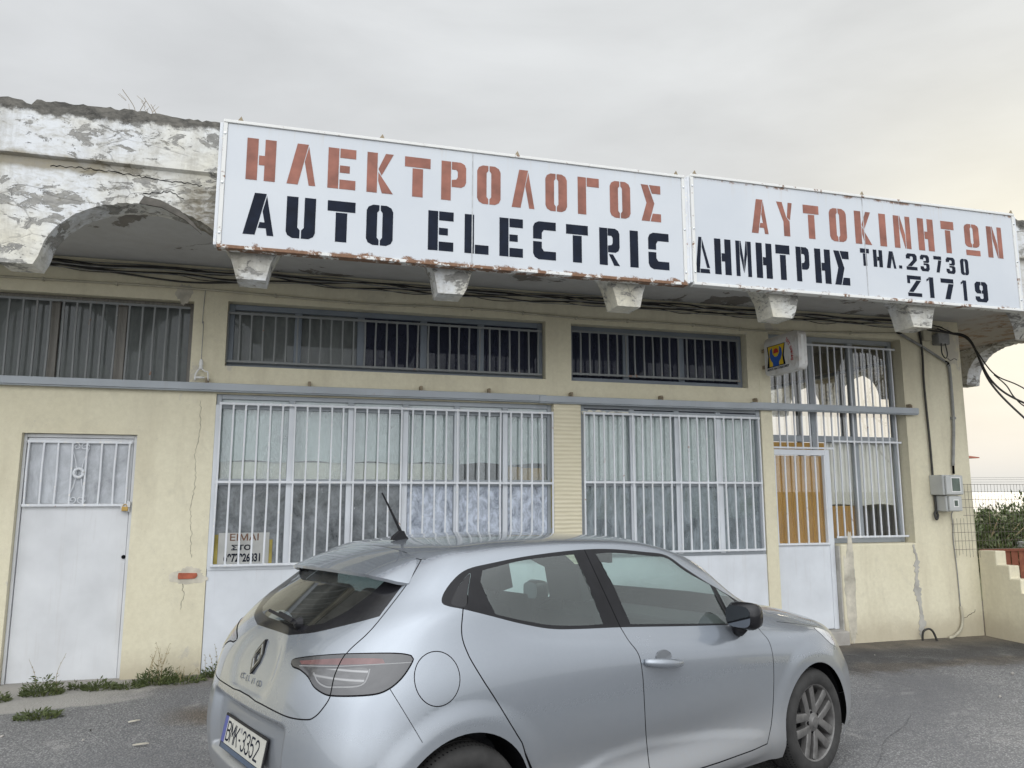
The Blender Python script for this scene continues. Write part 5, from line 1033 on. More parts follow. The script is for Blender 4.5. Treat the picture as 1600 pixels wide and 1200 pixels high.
'lamp':[(1.194,5.588),(1.217,5.63),(1.26,5.669),(1.337,5.712),(1.461,5.766),(1.517,5.788),(1.581,5.81),(1.651,5.834),(1.728,5.856),(1.809,5.879),(1.893,5.9),(1.979,5.919),(2.065,5.936),(2.15,5.951),(2.232,5.964),(2.312,5.974),(2.388,5.982),(2.462,5.989),(2.535,5.994),(2.608,5.997),(2.68,5.999),(2.751,6.001),(2.822,6.001),(2.892,6.0),(2.961,5.999),(3.029,5.997),(3.096,5.995),(3.162,5.993),(3.226,5.99),(3.297,5.986),(3.368,5.982),(3.44,5.977),(3.51,5.971),(3.58,5.964),(3.647,5.956),(3.71,5.948),(3.771,5.939),(3.827,5.929),(3.878,5.919),(3.924,5.908),(4.01,5.884),(4.078,5.859),(4.132,5.834),(4.176,5.809),(4.212,5.785),(4.264,5.674),(4.256,5.625),(4.24,5.564),(4.219,5.497),(4.196,5.429),(4.173,5.368),(4.15,5.312),(4.126,5.258),(4.1,5.206),(4.072,5.155),(4.042,5.107),(4.011,5.061),(3.978,5.016),(3.942,4.974),(3.905,4.935),(3.866,4.899),(3.826,4.867),(3.786,4.838),(3.742,4.813),(3.693,4.791),(3.634,4.773),(3.584,4.763),(3.529,4.754),(3.47,4.747),(3.406,4.741),(3.34,4.735),(3.273,4.731),(3.205,4.726),(3.143,4.722),(3.076,4.718),(3.007,4.715),(2.937,4.712),(2.868,4.71),(2.803,4.708),(2.742,4.707),(2.689,4.707),(2.606,4.709),(2.546,4.713),(2.493,4.725),(2.433,4.746),(2.361,4.778),(2.283,4.819),(2.205,4.867),(2.132,4.921),(2.067,4.984),(2.008,5.057),(1.947,5.13),(1.881,5.194),(1.805,5.247),(1.724,5.293),(1.642,5.332),(1.565,5.363),(1.469,5.381),(1.382,5.386),(1.31,5.405),(1.221,5.487)],
'lamp_red':[(1.45,5.638),(1.53,5.661),(1.612,5.683),(1.693,5.704),(1.775,5.723),(1.857,5.741),(1.937,5.757),(2.016,5.772),(2.093,5.784),(2.167,5.796),(2.239,5.805),(2.308,5.813),(2.373,5.82),(2.436,5.825),(2.519,5.831),(2.597,5.835),(2.669,5.838),(2.737,5.839),(2.803,5.839),(2.867,5.839),(2.931,5.837),(2.995,5.835),(3.061,5.833),(3.131,5.829),(3.204,5.826),(3.279,5.822),(3.353,5.816),(3.424,5.81),(3.49,5.802),(3.549,5.793),(3.6,5.783),(3.64,5.771),(3.705,5.634),(3.672,5.629),(3.624,5.627),(3.565,5.629),(3.498,5.631),(3.425,5.635),(3.349,5.637),(3.273,5.639),(3.202,5.64),(3.141,5.639),(3.081,5.638),(3.022,5.637),(2.961,5.636),(2.898,5.635),(2.831,5.633),(2.761,5.632),(2.684,5.631),(2.6,5.629),(2.542,5.628),(2.48,5.626),(2.415,5.624),(2.347,5.621),(2.276,5.618),(2.203,5.614),(2.127,5.608),(2.049,5.602),(1.969,5.594),(1.888,5.585),(1.807,5.574),(1.725,5.562),(1.643,5.549),(1.563,5.534)],
'lamp_line':[(1.519,5.476),(1.598,5.491),(1.676,5.504),(1.754,5.516),(1.831,5.526),(1.908,5.535),(1.983,5.542),(2.058,5.548),(2.131,5.554),(2.203,5.558),(2.274,5.562),(2.344,5.566),(2.413,5.569),(2.481,5.572),(2.548,5.575),(2.614,5.578),(2.68,5.581),(2.745,5.585),(2.81,5.589),(2.874,5.592),(2.938,5.596),(3.001,5.6),(3.063,5.604),(3.125,5.608),(3.186,5.612),(3.246,5.615),(3.305,5.618),(3.363,5.621),(3.42,5.623),(3.476,5.624),(3.53,5.625),(3.591,5.625),(3.65,5.624),(3.708,5.623),(3.764,5.622),(3.819,5.62),(3.873,5.617),(3.925,5.614),(3.977,5.61),(4.028,5.606),(4.078,5.602),(4.128,5.597),(4.177,5.591),(4.226,5.585)],
'lamp_c':[(2.015,5.342),(2.079,5.25),(2.139,5.159),(2.205,5.084),(2.282,5.027),(2.366,4.985),(2.45,4.957),(2.526,4.948),(2.605,4.954),(2.704,4.964),(2.759,4.966),(2.822,4.969),(2.889,4.972),(2.958,4.975),(3.024,4.979),(3.083,4.984),(3.133,4.991),(3.22,5.011),(3.281,5.039),(3.328,5.08),(3.36,5.138),(3.376,5.209),(3.387,5.281),(3.394,5.353),(3.394,5.428),(3.394,5.502)],
'lamp_in':[(1.936,5.396),(1.96,5.42),(2.005,5.44),(2.065,5.457),(2.138,5.47),(2.219,5.48),(2.306,5.487),(2.393,5.491),(2.479,5.495),(2.561,5.499),(2.635,5.503),(2.7,5.509),(2.77,5.515),(2.842,5.522),(2.916,5.529),(2.988,5.534),(3.059,5.538),(3.125,5.54),(3.186,5.539),(3.24,5.536),(3.286,5.528),(3.322,5.516),(3.371,5.46),(3.371,5.379),(3.348,5.294),(3.329,5.225),(3.328,5.136),(3.26,5.08),(3.218,5.071),(3.165,5.064),(3.101,5.058),(3.031,5.053),(2.958,5.048),(2.884,5.044),(2.812,5.041),(2.747,5.037),(2.691,5.034),(2.596,5.023),(2.524,5.012),(2.457,5.014),(2.379,5.041),(2.316,5.075),(2.236,5.123),(2.148,5.18),(2.061,5.24),(1.989,5.299),(1.943,5.352)],
'seam_rear':[(4.964,7.368),(4.976,7.236),(4.986,7.108),(4.992,6.984),(4.997,6.867),(4.999,6.756),(5.0,6.65),(5.001,6.55),(5.003,6.456),(5.005,6.367),(5.008,6.284),(5.013,6.188),(5.02,6.1),(5.028,6.017),(5.037,5.937),(5.047,5.86),(5.058,5.783),(5.069,5.706),(5.081,5.626),(5.092,5.555),(5.104,5.485),(5.117,5.414),(5.131,5.344),(5.145,5.272),(5.159,5.2),(5.174,5.127),(5.189,5.052),(5.205,4.975),(5.218,4.909),(5.232,4.842),(5.246,4.774),(5.261,4.704),(5.277,4.635),(5.293,4.566),(5.308,4.497),(5.324,4.43),(5.34,4.364),(5.355,4.301),(5.369,4.24),(5.384,4.175),(5.399,4.111),(5.414,4.048),(5.428,3.987),(5.442,3.927),(5.456,3.869),(5.47,3.812),(5.484,3.757),(5.497,3.703),(5.511,3.651),(5.528,3.589),(5.544,3.53),(5.56,3.473),(5.575,3.417),(5.591,3.362),(5.607,3.306),(5.623,3.25),(5.64,3.192),(5.943,1.394)],
'seam_mid':[(6.734,9.953),(6.735,9.805),(6.739,9.675),(6.743,9.554),(6.748,9.441),(6.753,9.332),(6.759,9.226),(6.765,9.122),(6.771,9.019),(6.777,8.915),(6.783,8.813),(6.79,8.711),(6.796,8.611),(6.803,8.513),(6.809,8.418),(6.816,8.327),(6.823,8.238),(6.83,8.157),(6.837,8.08),(6.844,8.005),(6.851,7.933),(6.858,7.862),(6.865,7.794),(6.873,7.726),(6.88,7.658),(6.887,7.591),(6.894,7.522),(6.901,7.453),(6.908,7.382),(6.914,7.309),(6.921,7.233),(6.927,7.153),(6.932,7.066),(6.937,6.969),(6.937,6.969),(6.944,6.865),(6.95,6.744),(6.954,6.601),(6.957,6.435),(6.959,6.252),(6.963,6.073),(6.971,5.919),(6.983,5.786),(6.997,5.664),(7.011,5.547),(7.023,5.428),(7.032,5.308),(7.037,5.216),(7.041,5.127),(7.043,5.039),(7.046,4.948),(7.047,4.856),(7.049,4.759),(7.051,4.658),(7.054,4.551),(7.056,4.475),(7.058,4.395),(7.059,4.312),(7.061,4.228),(7.063,4.142),(7.064,4.057),(7.066,3.971),(7.068,3.886),(7.069,3.803),(7.071,3.721),(7.074,3.641),(7.076,3.563),(7.079,3.48),(7.083,3.397),(7.086,3.313),(7.09,3.229),(7.095,3.143),(7.1,3.055),(7.107,2.964),(7.114,2.869),(7.123,2.771),(7.131,2.669),(7.14,2.568),(7.142,2.478),(7.142,2.391),(7.142,2.302),(7.143,2.202),(7.146,2.093),(7.148,1.985),(7.146,1.884),(7.144,1.788),(7.14,1.697),(7.135,1.609),(7.13,1.522),(7.17,1.071)],
'seam_front':[(9.298,6.846),(9.243,6.677),(9.184,6.498),(9.123,6.301),(9.066,6.081),(9.036,5.903),(9.021,5.732),(9.014,5.557),(9.009,5.372),(9.001,5.169),(8.996,5.037),(8.992,4.905),(8.99,4.771),(8.989,4.635),(8.988,4.495),(8.988,4.351),(8.988,4.202),(8.989,4.048),(8.989,3.948),(8.989,3.844),(8.988,3.737),(8.987,3.628),(8.987,3.518),(8.986,3.409),(8.985,3.301),(8.985,3.195),(8.984,3.092),(8.984,2.993),(8.983,2.899),(8.983,2.81),(8.982,2.728),(8.98,2.627),(8.978,2.531),(8.974,2.438),(8.97,2.347),(8.966,2.259),(8.961,2.173),(8.955,2.088),(8.948,2.005),(8.94,1.923),(8.932,1.841),(8.92,1.743),(8.905,1.649),(8.89,1.56),(8.873,1.472),(8.857,1.384),(8.84,1.295),(8.824,1.201),(8.81,1.1)],
'seam_sill':[(8.81,1.1),(8.519,1.04),(8.0,0.959),(7.503,0.952),(7.0,0.95),(6.468,0.958),(6.095,1.145),(5.943,1.394)],
'flap':[(4.959,5.02),(4.954,5.143),(4.942,5.261),(4.923,5.374),(4.896,5.479),(4.864,5.572),(4.824,5.653),(4.78,5.718),(4.73,5.768),(4.677,5.8),(4.621,5.813),(4.564,5.808),(4.508,5.784),(4.455,5.741),(4.408,5.681),(4.368,5.604),(4.337,5.512),(4.316,5.407),(4.305,5.291),(4.303,5.168),(4.31,5.039),(4.324,4.908),(4.345,4.779),(4.372,4.656),(4.406,4.545),(4.444,4.448),(4.487,4.368),(4.532,4.306),(4.581,4.262),(4.63,4.237),(4.679,4.23),(4.726,4.242),(4.771,4.272),(4.813,4.319),(4.851,4.383),(4.884,4.463),(4.911,4.557),(4.933,4.662),(4.949,4.777),(4.957,4.897)],
'seam_bumper':[(3.885,4.885),(3.915,4.812),(3.944,4.738),(3.972,4.664),(3.999,4.591),(4.025,4.518),(4.05,4.447),(4.074,4.377),(4.098,4.309),(4.121,4.243),(4.143,4.179),(4.165,4.118),(4.185,4.059),(4.208,3.998),(4.229,3.939),(4.25,3.883),(4.271,3.828),(4.29,3.776),(4.309,3.725),(4.327,3.675),(4.344,3.626),(4.361,3.577),(4.379,3.529),(4.396,3.48)],
'seam_hood':[(9.814,6.446),(9.863,6.366),(9.914,6.287),(9.965,6.206),(10.018,6.125),(10.071,6.043),(10.125,5.959),(10.179,5.872),(10.227,5.795),(10.276,5.716),(10.329,5.638),(10.386,5.56),(10.448,5.485),(10.517,5.411),(10.595,5.34),(10.685,5.272)],
'headlamp':[(10.483,5.27),(10.543,5.248),(10.628,5.167),(10.727,5.06),(10.815,4.956),(10.88,4.856),(10.943,4.747),(10.998,4.634),(11.043,4.521),(11.064,4.344),(11.054,4.167),(11.003,4.075),(10.901,4.111),(10.776,4.222),(10.674,4.349),(10.617,4.451),(10.569,4.57),(10.532,4.696),(10.503,4.817),(10.462,4.991),(10.449,5.171)],
'arch_rear':[(5.79,0.62),(5.8,0.928),(5.804,1.235),(5.8,1.547),(5.789,1.848),(5.771,2.12),(5.747,2.357),(5.715,2.567),(5.677,2.754),(5.633,2.921),(5.582,3.069),(5.525,3.198),(5.462,3.307),(5.394,3.396),(5.32,3.464),(5.242,3.511),(5.159,3.537),(5.071,3.542),(4.978,3.527),(4.88,3.493),(4.777,3.441),(4.671,3.372),(4.561,3.285),(4.45,3.182),(4.34,3.063),(4.232,2.926),(4.129,2.769),(4.035,2.592),(3.952,2.393),(3.879,2.173),(3.819,1.933),(3.77,1.678),(3.729,1.409),(3.689,1.127),(3.644,0.829),(3.585,0.508)],
'arch_front':[(10.831,0.513),(10.842,0.8),(10.844,1.08),(10.84,1.352),(10.827,1.615),(10.807,1.867),(10.778,2.105),(10.741,2.327),(10.697,2.534),(10.646,2.726),(10.589,2.904),(10.527,3.065),(10.459,3.21),(10.385,3.334),(10.307,3.436),(10.224,3.513),(10.139,3.564),(10.052,3.59),(9.964,3.589),(9.877,3.562),(9.792,3.511),(9.71,3.435),(9.631,3.338),(9.556,3.223),(9.487,3.091),(9.424,2.947),(9.367,2.791),(9.318,2.624),(9.276,2.445),(9.241,2.253),(9.214,2.045),(9.195,1.817),(9.183,1.569),(9.179,1.301),(9.184,1.011),(9.196,0.692)],
}
# ------------------------------------------------------------------ the car: one smooth surface P(u, v) cut into panels
NETA = np.array(NET, float); R_, C_ = NETA.shape[:2]
def bs(t): return np.stack([(1 - t) ** 3, 3 * t ** 3 - 6 * t ** 2 + 4, -3 * t ** 3 + 3 * t ** 2 + 3 * t + 1, t ** 3], -1) / 6
def dbs(t): return np.stack([-3 * (1 - t) ** 2, 9 * t * t - 12 * t, -9 * t * t + 6 * t + 3, 3 * t * t], -1) / 6
def pad(P):
    m = np.array([1, -1, 1.]); P = np.concatenate([(2 * P[0] - P[1])[None], P, (P[-2] * m)[None]], 0)
    return np.concatenate([(P[:, 1] * m)[:, None], P, (P[:, -2] * m)[:, None]], 1)
def ev0(P, u, v, d=None):
    Q = pad(P); u = np.asarray(u, float); v = np.asarray(v, float)
    ju = np.clip(np.floor(u).astype(int), 0, C_ - 2); iv = np.clip(np.floor(v).astype(int), 0, R_ - 2)
    bu = dbs(u - ju) if d == 'u' else bs(u - ju); bv = dbs(v - iv) if d == 'v' else bs(v - iv); out = 0
    for a in range(4):
        for b in range(4): out = out + (bv[..., a] * bu[..., b])[..., None] * Q[iv + a, ju + b]
    return out
uu_, vv_ = np.meshgrid(np.arange(C_), np.arange(R_)); CA = NETA.copy()
for _ in range(6):
    E_ = NETA - ev0(CA, uu_, vv_); E_[:, 0, 1] = 0; E_[:, -1, 1] = 0; E_[-1, :, 1] = 0; CA = CA + .9 * E_
def disp(P):
    x, w, z = P[..., 0], P[..., 1], P[..., 2]; d = np.zeros_like(x)
    for cx in (0.0, 2.583):
        r_ = np.hypot(x - cx, z - .31); d = d + sst(w, .70, .80) * .010 * sst(r_, .490, .395) * sst(r_, .2, .3)
    rear = sst(x, -.40, -.50)
    d = d - .045 * rear * sst(w, .46, .41) * sst(z, .415, .45) * sst(z, .70, .665)
    d = d - .014 * rear * sst(np.hypot(w / 1.45, (z - .86)), .20, .13) * sst(z, .74, .76)
    zc = np.interp(x, (.45, .62, .8, 1.07, 1.6, 2.05), (.34, .42, .462, .475, .43, .36))
    d = d + .013 * sst(w, .7, .8) * sst(z, zc, zc - .055) * sst(x, .42, .62) * sst(x, 2.14, 1.9) * sst(z, .18, .24)
    return d
def S0(u, v):
    P = ev0(CA, u, v); n = -np.cross(ev0(CA, u, v, 'u'), ev0(CA, u, v, 'v')); n = n / np.maximum(np.linalg.norm(n, axis=-1, keepdims=True), 1e-9)
    return P + n * disp(P)[..., None], n
def SN(u, v):
    u = np.asarray(u, float); v = np.asarray(v, float); P, n0 = S0(u, v); e = .02
    ua, ub = np.clip(u - e, 0, C_ - 1), np.clip(u + e, 0, C_ - 1); va, vb = np.clip(v - e, 0, R_ - 1), np.clip(v + e, 0, R_ - 1)
    n = -np.cross(S0(ub, v)[0] - S0(ua, v)[0], S0(u, vb)[0] - S0(u, va)[0]); L = np.linalg.norm(n, axis=-1, keepdims=True)
    n = np.where(L > 1e-7, n / np.maximum(L, 1e-12), n0)
    return P, n
# metric parameters so that triangles come out well shaped
ru = np.concatenate([[0], np.cumsum(np.linalg.norm(np.diff(NETA[4], axis=0), axis=1))]); rv = np.concatenate([[0], np.cumsum(np.linalg.norm(np.diff(NETA[:, 7], axis=0), axis=1))])
def toM(q): q = np.asarray(q, float); return np.stack([np.interp(q[:, 0], np.arange(C_), ru), np.interp(q[:, 1], np.arange(R_), rv)], 1)
def toU(q): q = np.asarray(q, float); return np.stack([np.interp(q[:, 0], ru, np.arange(C_)), np.interp(q[:, 1], rv, np.arange(R_))], 1)
def offset_uv(line, h, closed=False):
    q = np.array(line, float); P, n = SN(q[:, 0], q[:, 1])
    if closed: t = np.roll(P, -1, 0) - np.roll(P, 1, 0)
    else: t = np.gradient(P, axis=0)
    s_ = np.cross(n, t); s_ /= np.maximum(np.linalg.norm(s_, axis=1, keepdims=True), 1e-9); out = []
    for i in range(len(q)):
        A_ = np.stack([ev0(CA, q[i:i + 1, 0], q[i:i + 1, 1], 'u')[0], ev0(CA, q[i:i + 1, 0], q[i:i + 1, 1], 'v')[0]], 1)
        out.append(q[i] + np.linalg.lstsq(A_, s_[i] * h, rcond=None)[0])
    out = np.array(out); out[:, 0] = np.clip(out[:, 0], 0, C_ - 1); out[:, 1] = np.clip(out[:, 1], 0, R_ - 1); return out
def strip(name, h, closed=False):
    a = offset_uv(CUV[name], h, closed); b = offset_uv(CUV[name], -h, closed)
    return (a, b) if closed else np.concatenate([a, b[::-1]])
def pip(pts, poly):
    poly = np.asarray(poly, float); x, y = pts[:, 0], pts[:, 1]; ins = np.zeros(len(pts), bool); j = len(poly) - 1
    for i in range(len(poly)):
        xi, yi = poly[i]; xj, yj = poly[j]
        if yi != yj: ins ^= ((yi > y) != (yj > y)) & (x < (xj - xi) * (y - yi) / (yj - yi) + xi)
        j = i
    return ins
pts_m, edges = [], []
def add_line(q, closed):
    b = len(pts_m); m_ = toM(q); pts_m.extend(map(tuple, m_)); n_ = len(m_)
    edges.extend((b + i, b + i + 1) for i in range(n_ - 1))
    if closed: edges.append((b + n_ - 1, b))
SEAM = {k: strip(k, .0028) for k in ('seam_gate', 'seam_roof', 'seam_rear', 'seam_mid', 'seam_front', 'seam_sill')}
SEAM['seam_bumper'] = strip('seam_bumper', .0014); SEAM['seam_hood'] = strip('seam_hood', .002)
FLAP = strip('flap', .0020, True)
LRING = strip('lamp', .0030, True); LLINE = strip('lamp_line', .0017); LC = strip('lamp_c', .0026)
for s_ in SEAM.values(): add_line(s_, True)
for s_ in FLAP: add_line(s_, True)
[add_line(s_, True) for s_ in LRING]; add_line(LLINE, True); add_line(LC, True)
for k in ('dlo', 'glass_rear', 'glass_front', 'glass_tri', 'recess', 'rear_window', 'rear_glass', 'lamp', 'lamp_red', 'lamp_in', 'headlamp'): add_line(CUV[k], True)
ARCH = {k: [(CUV[k][0][0], 0.0)] + CUV[k] + [(CUV[k][-1][0], 0.0)] for k in ('arch_rear', 'arch_front')}
for k in ARCH: add_line(ARCH[k], False)
WS = [(14, 8.2), (13, 8.2), (12, 8.25), (11.2, 8.4), (10.75, 8.7), (10.5, 9.3), (10.35, 10), (10.35, 10.6), (10.55, 11.05), (11.2, 11.2), (12.5, 11.28), (14, 11.3)]
add_line(WS, True)
LOWG = [(14, 1.1), (12.4, 1.1), (11.9, 1.6), (12.2, 2.3), (13, 2.6), (14, 2.6)]; add_line(LOWG, True)
NB = len(pts_m); Um, Vm = ru[-1], rv[-1]; st_ = .0135
gu = np.linspace(0, Um, int(Um / st_) + 1); gv = np.linspace(0, Vm, int(Vm / st_) + 1)
GUm, GVm = np.meshgrid(gu, gv); G = np.stack([GUm.ravel(), GVm.ravel()], 1)
bp_ = np.array(pts_m); keep = np.ones(len(G), bool)
for i in range(0, len(G), 2000):
    d2 = ((G[i:i + 2000, None, :] - bp_[None]) ** 2).sum(-1).min(1); edge_ = (G[i:i + 2000, 0] < 1e-9) | (G[i:i + 2000, 0] > Um - 1e-9) | (G[i:i + 2000, 1] < 1e-9) | (G[i:i + 2000, 1] > Vm - 1e-9)
    keep[i:i + 2000] = (d2 > (.006) ** 2) | edge_
allp = [Vector(p) for p in pts_m] + [Vector(p) for p in G[keep]]
cv, ce, cf, _a, _b, _c = mg.delaunay_2d_cdt(allp, edges, [], 0, 1e-6, False)
VM = np.array([tuple(p) for p in cv]); VU = toU(VM); CP, CN = SN(VU[:, 0], VU[:, 1]); F = np.array([tuple(f) for f in cf if len(f) == 3])
CEN = VU[F].mean(1)
def inn(poly): return pip(CEN, poly)
lab = np.full(len(F), 'body', dtype=object)
gate_poly = np.concatenate([np.array(CUV['seam_roof'])[::-1], np.array(CUV['seam_gate']), [[0, CUV['seam_gate'][-1][1]], [0, CUV['seam_roof'][-1][1]]]])
sill = CUV['seam_sill']; sf = [p for p in sill]
def xof(p): return float(S0(np.array([p[0]]), np.array([p[1]]))[0][0][0])
sill_f = [p for p in sill if xof(p) > 1.1]; sill_r = [p for p in sill if xof(p) <= 1.1]
fr_poly = np.array(CUV['seam_mid'] + sill_f[::-1] + CUV['seam_front'][::-1] + [CUV['glass_tri'][-2]] + [CUV['dlo'][-1]])
top_dlo = [p for p in CUV['dlo'] if p[1] > CUV['seam_mid'][0][1] - 1.2 and p[0] < CUV['seam_mid'][0][0]]
rr_poly = np.array(CUV['seam_rear'] + sill_r[::-1] + CUV['seam_mid'][::-1] + [CUV['glass_rear'][0]])
for nm, pl in (('door_front', fr_poly), ('door_rear', rr_poly), ('tailgate', gate_poly)): lab[inn(pl) & (lab == 'body')] = nm
lab[inn(WS)] = 'windscreen'; lab[inn(LOWG)] = 'grille'
lab[inn(CUV['headlamp'])] = 'headlight'
lab[inn(FLAP[1]) & inn(FLAP[0])] = 'fuel_flap'
dlo_in = inn(CUV['dlo']); lab[dlo_in] = 'trim'; lab[inn(CUV['recess'])] = 'recess'
lab[inn(CUV['rear_window'])] = 'rear_window'; lab[inn(CUV['rear_glass'])] = 'rear_glass'
ring = inn(FLAP[0]) ^ inn(FLAP[1]); lab[ring] = 'gap'
lamp = inn(CUV['lamp']); lab[lamp] = 'lamp'; lab[lamp & inn(CUV['lamp_in'])] = 'lamp_in'; lab[lamp & inn(CUV['lamp_red'])] = 'lamp_red'; lab[lamp & (inn(LLINE) | inn(LC))] = 'lamp_light'
lab[inn(LRING[0]) ^ inn(LRING[1])] = 'gap'
for k, s_ in SEAM.items(): lab[inn(s_)] = 'gap'
for k, n_ in (('glass_rear', 'glass_rear'), ('glass_front', 'glass_front'), ('glass_tri', 'glass_tri')): lab[inn(CUV[k])] = n_
for k in ARCH: lab[inn(ARCH[k])] = 'none'
lab[(CEN[:, 1] < .02)] = 'none'

CM = Matrix(((0.92052, -0.39044, 0.01412, 0.293), (0.38985, 0.92030, 0.03253, 3.854), (-0.02569, -0.02444, 0.99937, -0.032), (0, 0, 0, 1)))
car = empty('hatchback_car', (0, 0, 0), 'dusty silver five-door hatchback parked in front of the workshop', 'car')
q_ = CM.to_3x3(); q_ = q_.to_quaternion()
car.rotation_mode = 'QUATERNION'; car.rotation_quaternion = q_; car.location = CM.translation
def panel(name, labs, mats, parent, sgn, lift=0.0, both=False):
    """cut the triangles with these labels out of the surface, on the right (sgn=-1) or left (+1) half, or both halves welded"""
    if isinstance(labs, str): labs = [labs]
    sel = np.isin(lab, labs); Fs = F[sel]; L_ = lab[sel]; used = np.unique(Fs); mp = -np.ones(len(CP), int); mp[used] = np.arange(len(used))
    sides = (-1, 1) if both else (sgn,); VV, NN, FF, MM = [], [], [], []
    ml = list(mats.values()) if isinstance(mats, dict) else [mats]; key = list(mats) if isinstance(mats, dict) else None
    for s_ in sides:
        b = sum(len(v) for v in VV); P = CP[used] + CN[used] * lift; fl = np.array([1, s_, 1.]); P = P * fl; Nn = CN[used] * fl; f = mp[Fs]
        # orient by the analytic normal
        gn = np.cross(P[f[:, 1]] - P[f[:, 0]], P[f[:, 2]] - P[f[:, 0]]); flip = (gn * Nn[f].mean(1)).sum(1) < 0
        f = np.where(flip[:, None], f[:, ::-1], f); VV.append(P); NN.append(Nn); FF.append(f + b); MM += [key.index(l) if key else 0 for l in L_]
    V = np.concatenate(VV); N_ = np.concatenate(NN); f = np.concatenate(FF)
    if both:
        mid = np.abs(V[:, 1]) < 1e-5; V[mid, 1] = 0
        N_[mid, 1] = 0; N_ = N_ / np.maximum(np.linalg.norm(N_, axis=1, keepdims=True), 1e-9)
    me = bpy.data.meshes.new(name); me.from_pydata(V.tolist(), [], f.tolist())
    for m_ in ml: me.materials.append(m_)
    me.polygons.foreach_set('material_index', MM); me.polygons.foreach_set('use_smooth', [True] * len(f)); me.update()
    me.normals_split_custom_set_from_vertices([tuple(n) for n in N_])
    o = bpy.data.objects.new(name, me); COL.objects.link(o); o.parent = parent; return o
lampglass = simple('smoked_lamp', (.050, .050, .054), .12, .1, 5, Coat_Weight=.8); 
lampin = simple('lamp_reflector', (.20, .20, .205), .25, .6, 70, Metallic=.4, Coat_Weight=.6); lampred = simple('lamp_red_band', (.125, .062, .062), .2, .2, 20, Coat_Weight=.6); _m = NM('lamp_reflector_ribs'); _w = _m.math('SINE', _m.math('MULTIPLY', _m.axis(2), 205.0)); _n = _m.noise(45, 4, .6, 0, _m.co((.3, .3, 1))); lampin = _m.fin(_m.mix(_m.ramp(_w, (.60, 0), (.95, 1)), _m.mix(_n, (.05, .05, .052), (.16, .16, .165)), (.26, .26, .265)), .18, None, Metallic=.4, Coat_Weight=.6)
lamplight = simple('lamp_clear_strip', (.22, .22, .225), .2, .05)
body = panel('body', ['body', 'gap'], dict(body=M['paint'], gap=M['gap']), car, 0, both=True)
gate = panel('tailgate', 'tailgate', M['paint'], car, 0, both=True)
rw = panel('rear_window', 'rear_window', M['trim'], gate, 0, both=True)
panel('pane', 'rear_glass', M['reargls'], rw, 0, both=True)
panel('windscreen', 'windscreen', M['carglass'], car, 0, both=True)
panel('grille', 'grille', M['black'], car, 0, both=True)
LAMPM = dict(lamp=lampglass, lamp_in=lampin, lamp_red=lampred, lamp_light=lamplight)
sidename = {-1: 'right', 1: 'left'}
